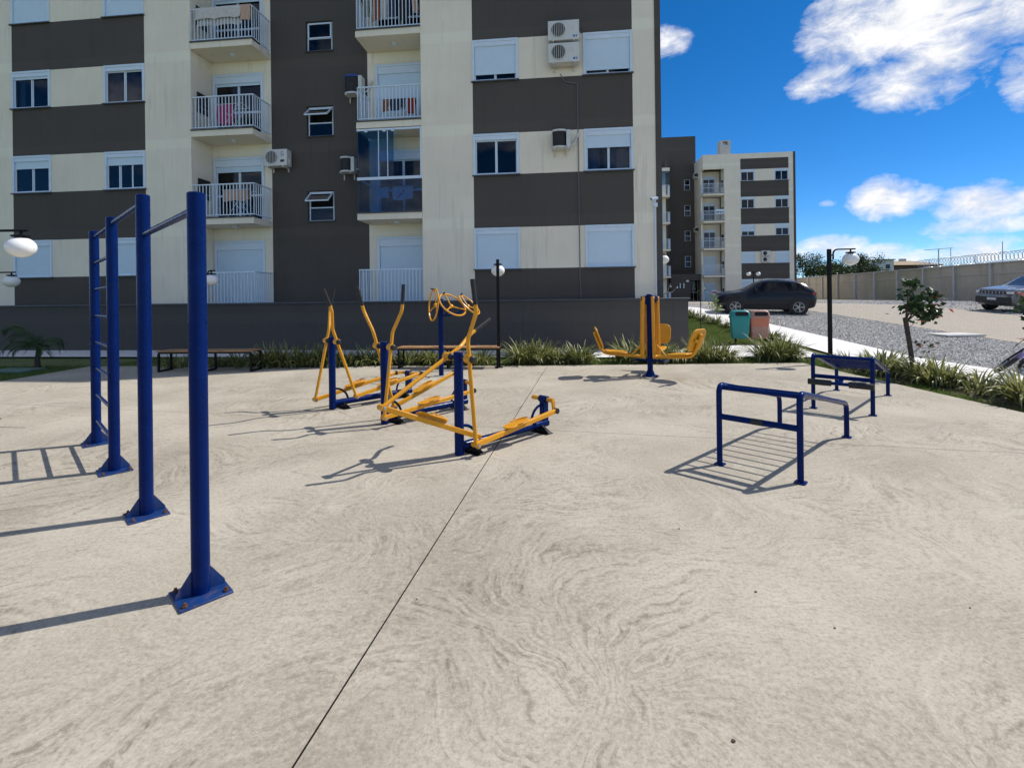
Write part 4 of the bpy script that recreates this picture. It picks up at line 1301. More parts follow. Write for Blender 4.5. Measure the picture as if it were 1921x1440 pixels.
        for hx in ((side_wins[0][0] + side_wins[0][1]) * .5 + .45, ):
            pass
    return o
CARB = M('dark_blue_metallic', (.012, .015, .023), .22, metal=.0, var=.03, coat=.0, spec=.32)
CARG = M('grey_metallic', (.15, .15, .16), .3, metal=.5, var=.03, coat=.7)
TRIM = M('black_plastic_trim', (.016, .016, .017), .55, var=.2)
CARGL = M('tinted_car_glass', (.006, .007, .010), .08, var=.05, spec=.25)
CARGL2 = M('car_windscreen', (.05, .07, .09), .03, var=.05, coat=.8)
LAMPG = M('lamp_lens', (.75, .76, .78), .1, var=.02, coat=.6)
RED = M('tail_lamp', (.30, .01, .012), .2, coat=.6)
PLATE = M('number_plate', (.62, .64, .68), .5)
hat = [(0.00, .40, .50, .52, .52, .50, .62, .40, .66), (.05, .26, .66, .70, .50, .66, .72, .50, .78), (.25, .21, .78, .82, .52, .78, .84, .60, .89), (.65, .20, .83, .87, .55, .84, .93, .66, .97),
       (1.10, .20, .84, .875, .56, .84, .985, .68, 1.03), (1.35, .20, .84, .875, .57, .835, 1.0, .66, 1.14), (1.95, .20, .84, .875, .58, .83, 1.01, .60, 1.475), (2.55, .20, .84, .875, .58, .83, 1.02, .60, 1.53),
       (3.20, .21, .84, .875, .59, .825, 1.05, .585, 1.50), (3.70, .24, .82, .865, .62, .80, 1.08, .56, 1.39), (4.00, .30, .77, .83, .64, .77, 1.06, .62, 1.14), (4.12, .36, .70, .76, .62, .70, .94, .60, .99), (4.17, .46, .60, .64, .62, .60, .78, .5, .82)]
def car_mat(px_f, py_f, heading, yoff):
    pass
pf, pr = GT(1379.7, 588), GT(1497, 590.5)
mid = (pf + pr) / 2
hd = V((-math.cos(R(17)), math.sin(R(17)), 0))
up = V((0, -.066, 1)).normalized()
fx = (hd - up * hd.dot(up)).normalized() * -1          # car x runs nose -> tail
fy = up.cross(fx)
# near-side wheels at local y = side facing the camera
near = -1 if (fy.y > 0) else 1
org = mid - fx * (.80 + 1.30) - fy * (near * .86)
org.z = terr(org.x, org.y)
org.z = ramp(mid.y) + (fx * -(2.1)).z - (fy * (near * .86)).z
mwc = Matrix(((fx.x, fy.x, up.x, org.x), (fx.y, fy.y, up.y, org.y), (fx.z, fy.z, up.z, org.z), (0, 0, 0, 1)))
c1 = car('hatchback_car', 'dark blue-grey crossover hatchback parked on the gravel beside the white path', hat, mwc, CARB, (.80, 3.40),
         [(1.52, 2.42, 1.98, 2.45), (2.52, 3.22, 2.53, 3.12), (3.28, 3.72, 3.2, 3.5)], (1.22, 1.90), (3.62, 3.98), TRIM, .335, 5, CARGL)
for sgn in (-1, 1):
    MB().plate((.20, sgn * .70, .66), (.75, sgn * .5, 0), (0, 0, 1), .24, .09, .05, .03).build('headlight', LAMPG, c1)
    MB().plate((.30, sgn * .745, .815), (.9, sgn * .3, .12), (0, 0, 1), .30, .035, .04, .012).build('running_light', LAMPG, c1)
    MB().plate((4.03, sgn * .74, .93), (.75, -sgn * .5, 0), (0, 0, 1), .22, .12, .06, .04).build('tail_light', RED, c1)
    MB().tube([(2.0, sgn * .56, 1.52), (2.3, sgn * .575, 1.575), (3.1, sgn * .565, 1.565), (3.4, sgn * .55, 1.51)], .014, 6).build('roof_rail', STEEL, c1)
MB().box(-.005, .06, -.5, .5, .36, .56).build('lower_grille', TRIM, c1, bevel=.02)
MB().grid(lambda u_, v_: (3.55 + .3 * u_, -.48 + .96 * v_, 1.475 - .08 * u_ + .02), 4, 4).build('roof_spoiler', CARB, c1)
jp = [(0.00, .42, .62, .66, .60, .62, .80, .55, .86), (.06, .30, .74, .80, .60, .76, .90, .62, .96), (.22, .26, .84, .88, .62, .84, .98, .70, 1.02), (.65, .25, .88, .92, .64, .88, 1.03, .74, 1.08), (1.20, .25, .89, .93, .65, .89, 1.08, .76, 1.13),
      (1.40, .25, .89, .93, .65, .88, 1.09, .72, 1.22), (1.98, .25, .89, .93, .66, .87, 1.11, .64, 1.58), (2.60, .25, .89, .93, .66, .87, 1.12, .64, 1.64), (3.60, .26, .89, .93, .67, .86, 1.15, .62, 1.60), (4.05, .30, .86, .90, .68, .83, 1.17, .60, 1.50), (4.30, .38, .80, .85, .68, .78, 1.10, .66, 1.14), (4.40, .50, .68, .72, .68, .68, .90, .6, .94)]
hdj = V((-math.cos(R(2)), -math.sin(R(2)), 0))
fx = (hdj - up * hdj.dot(up)).normalized() * -1
fy = up.cross(fx)
jy = 22.4
jx = 21.9
org = V((jx, jy, ramp(jy)))
mwj = Matrix(((fx.x, fy.x, up.x, org.x), (fx.y, fy.y, up.y, org.y), (fx.z, fy.z, up.z, org.z), (0, 0, 0, 1)))
c2 = car('suv_car', 'silver-grey off-road SUV parked nose-first by the boundary wall at the right edge', jp, mwj, CARG, (.85, 3.49),
         [(1.62, 2.50, 2.05, 2.52), (2.60, 3.40, 2.62, 3.35), (3.46, 3.95, 3.42, 3.8)], (1.30, 1.95), (3.95, 4.25), TRIM, .36, 5, CARGL2)
MB().box(-.03, .10, -.78, .78, .36, .66).build('bumper_guard', TRIM, c2, bevel=.03)
MB().box(-.012, .03, -.60, .60, .80, .93).build('grille', TRIM, c2, bevel=.01)
for i in range(7):
    MB().plate((-.016, -.48 + .16 * i, .865), (0, 1, 0), (0, 0, 1), .035, .085, .012, .016).build('grille_slot', STEEL, c2)
for sgn in (-1, 1):
    MB().plate((.05, sgn * .72, .875), (.35, sgn, 0), (0, 0, 1), .24, .10, .06, .03).build('headlight', LAMPG, c2)
    MB().plate((.05, sgn * .68, .56), (.3, sgn, 0), (0, 0, 1), .2, .05, .05, .02).build('fog_light', LAMPG, c2)
npl = MB().box(-.05, -.034, -.2, .2, .52, .63).build('number_plate', PLATE, c2)

# ------------------------------------------------------------------ pull-up bars and ladder
P = [G(181, 832), G(215, 883), G(275, 965), G(377, 1113)]
ud = (P[3] - P[0]).normalized()
pu = thing('pull_up_station', 'blue steel pull-up bars with ladder between four round posts at the left', 'exercise bars', tuple(P[3]))
nd = V((-ud.y, ud.x, 0))
tops = [2.40, 2.40, 2.40, 2.19]
for i, p in enumerate(P):
    rad = .0455
    z1 = tops[i]
    po = MB().lathe([(rad, .012), (rad, z1 - .006), (rad - .006, z1)], p, n=28).build('post', BLUE, pu, world=True)
    pm = MB()
    half = .125
    pm.prism([p + ud * half * a + nd * half * b for a, b in ((-1, -1), (1, -1), (1, 1), (-1, 1))], (0, 0, .012))
    pm.build('base_plate', BLUEW, po, world=True, bevel=.002)
    for d_ in (nd, -nd):
        e = d_.cross(V((0, 0, 1)))
        g = MB().prism([p + d_ * (rad - .004) + e * .003 + V((0, 0, .0125)), p + d_ * (half - .008) + e * .003 + V((0, 0, .0125)), p + d_ * (half - .008) + e * .003 + V((0, 0, .035)), p + d_ * (rad - .004) + e * .003 + V((0, 0, .145))], -e * .006)
        g.build('gusset', BLUEW, po, world=True)
    for a in (-1, 1):
        for b in (-1, 1):
            c = p + ud * (half - .028) * a + nd * (half - .028) * b
            MB().lathe([(.014, .0125), (.014, .022), (.008, .0225), (.008, .034), (.004, .036)], c, n=6).build('bolt', RUST, po, world=True)
def rung(a, b, z, r, nm):
    d_ = (b - a).normalized()
    return MB().tube([a + d_ * .045 + V((0, 0, z)), b - d_ * .045 + V((0, 0, z))], r, 14).build(nm, BLUE, pu, world=True)
rung(P[2], P[3], 2.10, .021, 'pull_up_bar')
rung(P[1], P[2], 2.34, .021, 'pull_up_bar')
for k in range(8):
    rung(P[0], P[1], .28 + .293 * k, .017, 'rung')

# ------------------------------------------------------------------ elliptical walkers
AX = R(44)
def elliptical(label, post_px, phis, psis, ax=AX, ln=1.28, broken=False):
    b = G(*post_px)
    o = thing('elliptical_walker', label, 'exercise machine', tuple(b), ax, 'yellow and blue elliptical walkers')
    HZ, AL, OFFY = .99, .87, .175
    MB().lathe([(.049, .01), (.049, 1.045), (.044, 1.05)], n=24).build('upright', BLUE, o)
    MB().tube([(.03, 0, .085), (ln + .05, 0, .085)], .045, 16).build('base_beam', BLUE, o)
    for xx, s in ((.14, 1), (ln - .1, 1)):
        MB().prism([V((xx - .004, -.16, .005)), V((xx - .004, .16, .005)), V((xx - .004, .05, .085)), V((xx - .004, -.05, .085))], (.008, 0, 0)).prism([V((xx - .05, -.17, 0)), V((xx + .07, -.17, 0)), V((xx + .07, .17, 0)), V((xx - .05, .17, 0))], (0, 0, .006)).build('foot', BLKMET, o)
        MB().prism([V((xx + .0, -.165, .007)), V((xx + .06, -.165, .007)), V((xx + .02, -.05, .09)), V((xx, -.05, .09))], (0, .006, 0)).build('foot_gusset', BLKMET, o)
    MB().tube([(.04 + .2 * math.sin(a), 0, .09 + .2 * math.cos(a)) for a in [R(8 * i) for i in range(12)]], .016, 8).build('brace', BLKMET if not broken else BLUE, o)
    MB().box(ln - .045, ln + .045, -.035, .035, .12, .37).build('rear_stub', BLUE, o, bevel=.008)
    MB().tube([(ln - .05 - .18 + .18 * math.sin(a), 0, .36 - .24 + .2 * math.sin(a) - .02) if False else (ln - .05 - .17 * math.cos(a), 0, .12 + .19 * math.sin(a)) for a in [R(9 * i) for i in range(11)]], .015, 8).build('brace', BLUE, o)
    MB().tube([(ln, -.06, .375), (ln, .06, .375)], .04, 16).build('bearing', BLUE, o)
    MB().tube([(ln, -.15, .375), (ln, .15, .375)], .026, 12).build('crank_axle', YELLOW, o)
    MB().tube([(0, -OFFY - .02, HZ), (0, OFFY + .02, HZ)], .02, 10).build('arm_axle', BLUE, o)
    for side, phi, psi in ((-1, phis[0], psis[0]), (1, phis[1], psis[1])):
        y = side * OFFY
        ca, sa = math.cos(phi), math.sin(phi)
        def T(t_, h_, o_=0.0):     # arm profile: t towards the rider, h up from the hub, bent outwards by o, turned by phi
            return V((t_ * ca - h_ * sa, y + side * o_, HZ + t_ * sa + h_ * ca))
        arm = MB().tube([T(0, -AL), T(0, 0)] + fillet([T(0, 0), T(.0, .19), T(.02, .46, .14), T(.02, .56, .14)], .04)[1:], .021, 12).build('swing_arm', YELLOW, o)
        MB().tube([T(.02, .54, .14), T(.015, .79, .13)], .0235, 12).build('grip', BLACK, arm)
        MB().tube([(0, y - .045, HZ), (0, y + .045, HZ)], .042, 18).build('hub_sleeve', YELLOW, arm)
        for e in (-1, 1):
            MB().lathe([(.036, 0), (.036, .02), (.022, .034)], (0, y + e * .046, HZ), (0, e, 0), 16).build('hub_cap', BLACK, arm)
        bt = T(0, -AL)
        MB().tube([bt - V((0, .045, 0)), bt + V((0, .045, 0))], .03, 14).build('pivot', YELLOW, arm)
        MB().lathe([(.016, 0), (.016, .008), (.009, .012)], bt - V((0, .046, 0)), (0, -1, 0), 10).build('pivot_bolt', STEEL, arm)
        yb = y - side * .0
        pin = V((ln + .12 * math.cos(psi), y, .375 + .12 * math.sin(psi)))
        if not (broken and side == 1):
            MB().bar((ln, side * .145, .375), (pin.x, side * .145, pin.z), .022, .04).build('crank_arm', YELLOW, o)
            end = pin
        else:
            MB().lathe([(.026, 0), (.026, .03)], (ln, .15, .375), (0, 1, 0), 12).build('crank_boss', YELLOW, o)
            end = V((.20, -.10, .16))
        fbv = MB().bar(bt + V((0, 0, 0)), end, .042, .05)
        fb = fbv.build('foot_bar', YELLOW, o, bevel=.005)
        if not (broken and side == 1):
            MB().tube([end - V((0, .03, 0)), end + V((0, .03, 0))], .032, 14).build('bar_end', BLACK, fb)
        d_ = (end - bt).normalized()
        lat = V((0, 1, 0)); lat = (lat - d_ * lat.dot(d_)).normalized()
        up_ = d_.cross(lat)
        if up_.z < 0: up_ = -up_
        if broken and side == 1:
            lat = (lat + up_ * -.5).normalized(); up_ = d_.cross(lat)
            if up_.z < 0: up_ = -up_
        pcn = bt + d_ * ((end - bt).length * .47) + up_ * .045
        pd = MB().plate(pcn, d_, lat, .34, .135, .012, .062, 6).build('pedal', YELLOW, fb, bevel=.002)
        # raised toe rim and tread studs
        rim = [pcn + up_ * .018 + d_ * (.17 * math.cos(a)) + lat * (.0675 * math.sin(a)) for a in [R(-100 + 20 * i) for i in range(11)]]
        MB().tube(rim, .007, 6).build('toe_rim', YELLOW, pd)
        st = MB()
        for i in range(9):
            for j in range(4):
                st.lathe([(.008, .006), (.005, .011)], pcn + d_ * (-.13 + .032 * i + .016 * (j % 2)) + lat * (-.045 + .03 * j), up_, 6)
        st.build('tread_studs', YELLOW, pd)
        MB().bar(pcn - up_ * .045 - d_ * .1, pcn - up_ * .006 - d_ * .1, .03, .05).build('pedal_bracket', YELLOW, fb)
    return o
elliptical('yellow and blue elliptical walker at the back left with its two handles crossed', (624, 767), (R(19), R(-12)), (R(0), R(180)))
elliptical('yellow and blue elliptical walker in the middle with handles spread in a V', (722, 795), (R(-7), R(16)), (R(-70), R(105)))
elliptical('nearest yellow and blue elliptical walker with one loose foot bar at the front', (862, 853), (R(5), R(-62)), (R(-82), R(90)), broken=True)

# ------------------------------------------------------------------ shoulder wheels
b = G(828, 705)
sw_ = thing('shoulder_wheel_station', 'blue post carrying three yellow steering wheels behind the elliptical walkers', 'exercise machine', tuple(b))
MB().lathe([(.05, .012), (.05, 1.575), (.045, 1.58)], n=24).build('post', BLUE, sw_)
MB().box(-.15, .15, -.12, .12, 0, .011).build('base_plate', SLABC, sw_)
for c, nrm_, rad in (((-.16, .10, 1.46), (-.90, -.42, .10), .33), ((.27, -.20, 1.46), (.52, -.42, .66), .30), ((.58, .15, 1.45), (.66, -.22, .68), .27)):
    c = V(c); n_ = V(nrm_).normalized()
    wheel = MB().ring(c, n_, rad, .017, 36, 8).build('wheel', YELLOW, sw_)
    x_, y_, z_ = frame(n_)
    hub = c - n_ * .05
    for k in range(3):
        a = R(90 + 120 * k)
        e = c + (x_ * math.cos(a) + y_ * math.sin(a)) * rad
        MB().tube([hub, e], .012, 8).build('spoke', YELLOW, wheel)
    MB().lathe([(.035, -.02), (.035, .03), (.02, .04)], hub, tuple(n_), 14).build('hub', YELLOW, wheel)
    kp = c + (x_ * math.cos(R(100)) + y_ * math.sin(R(100))) * rad
    MB().tube([kp, kp + n_ * .07], .016, 8).build('knob', BLACK, wheel)
    MB().tube(fillet([V((0, 0, 1.22)), V((c.x * .55, c.y * .55, 1.26)), hub], .1), .02, 10).build('arm', BLUE, sw_)

# ------------------------------------------------------------------ leg press
b = G(1220, 705)
lp = thing('leg_press', 'blue post with three yellow swing seats of a leg press at the patio edge', 'exercise machine', tuple(b))
MB().lathe([(.055, .012), (.055, 1.62), (.05, 1.625)], n=24).build('post', BLUE, lp)
MB().lathe([(.16, 0), (.16, .012), (.10, .0125), (.06, .11), (.056, .12)], n=20).build('base_flange', BLUE, lp)
for ang_ in (R(174), R(63), R(-50)):
    d_ = V((math.cos(ang_), math.sin(ang_), 0)); l_ = V((-d_.y, d_.x, 0)); Z = V((0, 0, 1))
    MB().prism([d_ * .045 + l_ * .05 + Z * 1.40, d_ * .16 + l_ * .05 + Z * 1.50, d_ * .16 + l_ * .05 + Z * 1.58, d_ * .045 + l_ * .05 + Z * 1.60], l_ * -.1).build('head_plate', BLUE, lp)
    for sgn in (-1, 1):
        MB().lathe([(.018, 0), (.018, .012), (.01, .016)], d_ * .13 + l_ * sgn * .051 + Z * 1.54, tuple(l_ * sgn), 10).build('pivot_bolt', STEEL, lp)
        MB().tube([d_ * .13 + l_ * sgn * .085 + Z * 1.55, d_ * .15 + l_ * sgn * .085 + Z * .41], .031, 12).build('swing_arm', YELLOW, lp)
    MB().tube([d_ * .13 - l_ * .1 + Z * 1.55, d_ * .13 + l_ * .1 + Z * 1.55], .03, 12).build('swing_axle', YELLOW, lp)
    fr_ = MB().tube(fillet([d_ * .08 + Z * .38, d_ * .93 + Z * .46, d_ * 1.09 + Z * .88], .12, 6), .032, 12).build('seat_frame', YELLOW, lp)
    MB().tube([d_ * .15 - l_ * .1 + Z * .40, d_ * .15 + l_ * .1 + Z * .40], .03, 12).build('cross_tube', YELLOW, fr_)
    MB().tube([d_ * .16 + Z * .62, d_ * .36 + Z * .42], .018, 8).build('brace', YELLOW, fr_)
    MB().plate(d_ * .66 + Z * .485, d_ + Z * .09, l_, .44, .38, .028, .11, 6).build('seat', YELLOW, fr_, bevel=.008)
    bu = (d_ * .16 + Z * .42).normalized()
    MB().plate(d_ * 1.0 + Z * .77, l_, bu, .48, .44, .03, .13, 6).build('backrest', YELLOW, fr_, bevel=.008)
    MB().plate(d_ * 1.045 + Z * .76, l_, bu, .26, .05, .02, .015).build('back_bracket', YELLOW, fr_)
for a_ in (-30, 150):
    d_ = V((math.cos(R(a_)), math.sin(R(a_)), 0)); l_ = V((-d_.y, d_.x, 0))
    MB().tube([d_ * .04 + V((0, 0, .31)), d_ * .30 + V((0, 0, .31))], .022, 10).build('footrest_bar', BLUE, lp)
    MB().tube([d_ * .30 + l_ * -.24 + V((0, 0, .30)), d_ * .30 + l_ * .24 + V((0, 0, .30))], .03, 12).build('footrest', BLKMET, lp)

# ------------------------------------------------------------------ sit-up benches
def situp(label, A, B, C, D, roller):
    A, B, C, D = [G(*p) for p in (A, B, C, D)]
    fwd = ((D - A) + (C - B)).normalized(); lat = ((B - A) + (C - D)).normalized()
    lat = (lat - fwd * lat.dot(fwd)).normalized()
    ctr = (A + B + C + D) / 4
    Ln = ((D - A).length + (C - B).length) / 2; Wd = ((B - A).length + (C - D).length) / 2
    o = thing('sit_up_bench', label, 'exercise bench', tuple(ctr), group='blue slatted sit-up benches')
    Z = V((0, 0, 1))
    hi, lo = .755, .375
    cs = {}
    for s in (-1, 1):
        a = ctr - fwd * Ln / 2 + lat * s * Wd / 2; d_ = ctr + fwd * Ln / 2 + lat * s * Wd / 2
        MB().tube(fillet([a + Z * .008, a + Z * hi, d_ + Z * lo, d_ + Z * .008], .10, 7), .026, 14).build('side_frame', BLUE, o, world=True)
        for p in (a, d_):
            MB().plate(p + Z * .004, fwd, lat, .11, .09, .008, .02).build('base_plate', BLUE, o, world=True)
            for e in (-1, 1): MB().lathe([(.008, .008), (.008, .016)], p + fwd * .042 * e, n=6).build('bolt', RUST, o, world=True)
        cs[s] = (a, d_)
    MB().tube([cs[-1][0] + Z * (hi - .035) + fwd * .05, cs[1][0] + Z * (hi - .035) + fwd * .05], .022, 12).build('top_bar', BLUE, o, world=True)
    cb = MB().tube([cs[-1][0] + Z * .455, cs[1][0] + Z * .455], .028, 12).build('cross_bar', BLUE, o, world=True)
    n = 11
    for i in range(n):
        t_ = .09 + .83 * i / (n - 1)
        z_ = hi + (lo - hi) * t_ + .006
        p, q = cs[-1][0] + (cs[-1][1] - cs[-1][0]) * t_, cs[1][0] + (cs[1][1] - cs[1][0]) * t_
        MB().tube([p + Z * z_, q + Z * z_], .011, 8).build('slat', BLUE, o, world=True)
    m = (cs[-1][0] + cs[1][0]) / 2
    if roller:
        c = m - fwd * .13 + Z * .39
        MB().bar(m + Z * .455, c, .05, .03).build('bracket', BLUE, o, world=True)
        MB().tube([c - lat * .36, c + lat * .36], .022, 12).build('roller_bar', BLUE, o, world=True)
        for s in (-1, 1):
            MB().tube([c + lat * s * .10, c + lat * s * .37], .04, 14).build('foam_roller', BLACK, o, world=True)
    else:
        MB().tube([m - lat * .05 + Z * .455, m + lat * .05 + Z * .455], .0295, 12).build('worn_patch', BLACK, o, world=True)
    return o
situp('nearer blue slatted sit-up bench without foam rollers on the patio', (1350, 871.5), (1502, 904.5), (1590, 818.7), (1461, 801), False)
situp('farther blue slatted sit-up bench with black foam foot rollers', (1525, 765.7), (1638.5, 778.7), (1665.6, 740.8), (1569.5, 732.6), True)

# ------------------------------------------------------------------ wooden benches
def bench(label, pa, pb, depth=.42):
    a, b_ = G(*pa), G(*pb)
    d_ = (b_ - a).normalized(); n_ = V((-d_.y, d_.x, 0))
    if n_.y < 0: n_ = -n_
    Ln = (b_ - a).length
    o = thing('park_bench', label, 'bench', tuple(a), group='backless wooden benches on black frames')
    Z = V((0, 0, 1))
    np_ = 4
    for i in range(np_):
        w_ = depth / np_
        c = a + n_ * (w_ * (i + .5) - .02) - d_ * .04
        MB().bar(c + Z * .465, c + d_ * (Ln + .08) + Z * .465, w_ - .006, .032).build('seat_plank', WOOD, o, world=True, bevel=.004)
    f = MB()
    for yy in (0, depth - .04):
        f.bar(a + n_ * yy + Z * .43, b_ + n_ * yy + Z * .43, .04, .035)
    f.build('seat_rail', BLKMET, o, world=True)
    for t_ in (0, .5, 1):
        p = a + (b_ - a) * t_
        for yy in (0, depth - .04):
            MB().bar(p + n_ * yy + Z * .0, p + n_ * yy + Z * .412, .04, .04).build('leg', BLKMET, o, world=True)
        MB().bar(p + n_ * .02 + Z * .02, p + n_ * (depth - .06) + Z * .02, .04, .04).build('floor_rail', BLKMET, o, world=True)
bench('wooden-topped bench with black steel frame in the shade behind the pull-up posts', (298, 698), (471, 697))
bench('wooden-topped bench with black steel frame in the sun behind the elliptical walkers', (748, 691), (933, 691))

# ------------------------------------------------------------------ lamps
def lamp(label, base, h, ang_, arm=.42, globe=.2, double=False, z0=0.0):
    o = thing('lamp_post', label, 'lamp', (base[0], base[1], z0), group='black lamp posts with white globes')
    MB().box(-.035, .035, -.035, .035, 0, h).build('post', BLKMET, o, bevel=.004)
    MB().box(-.09, .09, -.09, .09, 0, .012).build('base_plate', BLKMET, o)
    for s in ((1, -1) if double else (1,)):
        d_ = V((math.cos(ang_) * s, math.sin(ang_) * s, 0)); Z = V((0, 0, 1))
        MB().tube(fillet([d_ * .085 + Z * (h - .24), d_ * .085 + Z * (h - .01), d_ * (arm + .1) + Z * (h - .01)], .13, 6), .018, 10).build('arm', BLKMET, o)
        MB().bar(d_ * .03 + Z * (h - .14), d_ * .09 + Z * (h - .14), .03, .03).build('bracket', BLKMET, o)
        g = d_ * arm
        MB().tube([g + Z * (h - .01), g + Z * (h - .075)], .018, 10).build('stem', BLKMET, o)
        MB().lathe([(.10, 0), (.105, .02), (.06, .03)], g + Z * (h - .10), n=20).build('cap', BLKMET, o)
        hz = globe * .85
        MB().lathe([(globe * math.sin(math.pi * i / 16), -hz * math.cos(math.pi * i / 16)) for i in range(17)], g + Z * (h - .105 - hz * .96), n=28).build('globe', GLOBE, o)
    return o
b = G(936, 689)
lamp('black lamp post with white globe standing beside the sunny wooden bench', (b.x, b.y), 2.46, R(91), .40, .16)
lamp('tall black lamp post with curved arm and white globe by the farther sit-up bench', (7.22, 11.15), 2.60, R(-8), .45, .165)
lamp('lamp whose large white globe hangs into the photo at the far left edge', (-7.18, 6.7), 2.60, R(0), .48, .165)
lamp('lower and farther of the two globe lamps at the left edge', (-13.35, 12.6), 2.40, R(0), .50, .17)
p = at_depth(384, 560, 12.3)
lamp('lamp globe peeking out from behind the nearest pull-up post', (p.x, p.y), 2.36, R(-5), .18, .165)
p = at_depth(1238, 560, 30)
lamp('lamp with white globe at the right corner of the apartment block', (p.x, p.y), 3.6, R(0), .28, .30, z0=ramp(p.y) - .4)
p = at_depth(1414, 560, 44)
lamp('twin-armed lamp with two white globes in front of the far block', (p.x, p.y), 2.75, R(0), .43, .2, True, z0=.924)
wl = thing('wall_lamp', 'small round white wall lamp above the number 11', 'lamp', mat=BF2 @ Matrix.Translation((on2(1289, 527.5, 1.1)[0], 1.19, on2(1289, 527.5, 1.1)[1])))
MB().tube([(0, 0, 0), (0, -.12, 0)], .05, 10).build('mount', BLKMET, wl)
MB().ball((0, -.25, 0), .17, 16, 10, .8).build('globe', GLOBE, wl)

# ------------------------------------------------------------------ litter bins
def rrect(w_, d_, r, z, seg=4):
    out = []
    for sx, sy, a0 in ((1, 1, 0), (-1, 1, 90), (-1, -1, 180), (1, -1, 270)):
        for i in range(seg + 1):
            a = R(a0 + 90 * i / seg)
            out.append(V((sx * (w_ / 2 - r) + r * math.cos(a), sy * (d_ / 2 - r) + r * math.sin(a), z)))
    return out
def loft(rings):
    m = MB(); n = len(rings[0])
    for r in rings: m.v += r
    for i in range(len(rings) - 1):
        for k in range(n):
            a, b = i * n + k, i * n + (k + 1) % n
            m.f.append((a, b, b + n, a + n))
    m.f.append(tuple(range(n))[::-1]); m.f.append(tuple((len(rings) - 1) * n + k for k in range(n)))
    return m
def bin_(label, loc, rz, mat, mat2, lidm):
    o = thing('litter_bin', label, 'bin', loc, rz, 'litter bins on posts')
    MB().tube([(-.1, .12, -.1), (-.1, .12, .9)], .025, 10).build('post', BLKMET, o)
    z0 = .16
    bo = loft([rrect(.44, .30, .05, z0), rrect(.455, .31, .05, z0 + .05), rrect(.53, .38, .06, z0 + .60)]).build('bucket', mat, o, ang=50)
    if mat2: loft([rrect(.447, .307, .05, z0 + .02), rrect(.497, .35, .055, z0 + .345)]).build('faded_lower_half', mat2, bo, ang=50)
    loft([rrect(.57, .42, .06, z0 + .60), rrect(.57, .42, .06, z0 + .645)]).build('rim', lidm, o)
    loft([rrect(.54, .39, .06, z0 + .646), rrect(.53, .38, .08, z0 + .74), rrect(.46, .30, .1, z0 + .80), rrect(.36, .2, .08, z0 + .825)]).build('lid', lidm, o, ang=60)
    MB().plate((.04, -.185, z0 + .722), (1, 0, 0), (0, .35, 1), .36, .115, .03, .05).build('opening', BINHOLE, o)
    return o
p = GT(1388, 643)
bin_('teal plastic litter bin on a post in the lawn', (p.x, p.y, p.z - .02), R(-18), TEAL, None, TEAL)
p = GT(1424, 643)
bin_('faded salmon litter bin standing right of the teal one', (p.x, p.y, p.z - .02), R(-18), SALMON, SALMON2, SALMON2)

# ------------------------------------------------------------------ bicycle leaning over at the right edge
BIKEP = M('purple_frame', (.14, .09, .26), .3, coat=.6)
gp = G(1866, 694, .02)
lean = R(46)
bm = Matrix.Translation((gp.x + .06, gp.y + .05, .0)) @ Matrix.Rotation(R(24), 4, 'Z') @ Matrix.Rotation(lean, 4, 'X')
bk = thing('bicycle', 'purple bicycle with black tyres leaning over beside the path at the right edge', 'bicycle', mat=bm)
wr = .31
STEER = Matrix.Rotation(R(17), 4, 'Z')
def steer(m_): m_.v = [STEER @ v for v in m_.v]; return m_
for xx in (0, 1.02):
    fs_ = steer if xx == 0 else (lambda m_: m_)
    ty = fs_(MB().ring((xx, 0, wr), (0, 1, 0), wr - .02, .034, 40, 10)).build('wheel', BLACK, bk)
    fs_(MB().ring((xx, 0, wr), (0, 1, 0), wr - .05, .011, 36, 6)).build('rim', STEEL, ty)
    sp_ = MB()
    for k in range(20):
        a = 2 * math.pi * k / 20
        sp_.tube([(xx, .02 * (-1) ** k, wr), (xx + math.cos(a) * (wr - .05), 0, wr + math.sin(a) * (wr - .05))], .0015, 4)
    fs_(sp_).build('spokes', STEEL, ty)
    fs_(MB().tube([(xx, -.05, wr), (xx, .05, wr)], .02, 10)).build('hub', BLACK, ty)
hd_, st_ = V((.16, 0, .68)), V((.70, 0, .80))
bb = V((.58, 0, .30))
for y_ in (-.045, .045):
    steer(MB().tube([(0, y_, wr), (.10, y_ * .8, .60), (.13, 0, .68)], [.013, .016, .018], 10)).build('fork', BLKMET, bk)
MB().tube([hd_, hd_ + V((.03, 0, .16))], .022, 12).build('head_tube', BIKEP, bk)
fm = MB().tube([hd_ + V((.02, 0, .06)), bb], .024, 12).tube([hd_ + V((.03, 0, .13)), st_ - V((.02, 0, .12))], .02, 12).tube([bb, st_], .018, 12)
for y_ in (-.05, .05): fm.tube([bb + V((0, y_ * .6, 0)), (1.02, y_, wr)], .012, 8).tube([st_ - V((.02, 0, .12)), (1.02, y_, wr)], .01, 8)
fm.build('frame', BIKEP, bk)
steer(MB().tube(fillet([(.10, -.28, .92), (.2, -.1, .92), (.2, .1, .92), (.10, .28, .92)], .08), .014, 10)).build('handlebar', BLKMET, bk)
for y_ in (-1, 1): steer(MB().tube([(.13, y_ * .22, .92), (.08, y_ * .33, .92)], .02, 10)).build('grip', BLACK, bk)
MB().plate(st_ + V((.03, 0, .12)), (1, 0, 0), (0, 1, 0), .26, .14, .06, .06).build('saddle', BLACK, bk, bevel=.02)
MB().tube([st_, st_ + V((.02, 0, .1))], .013, 8).build('seat_post', STEEL, bk)
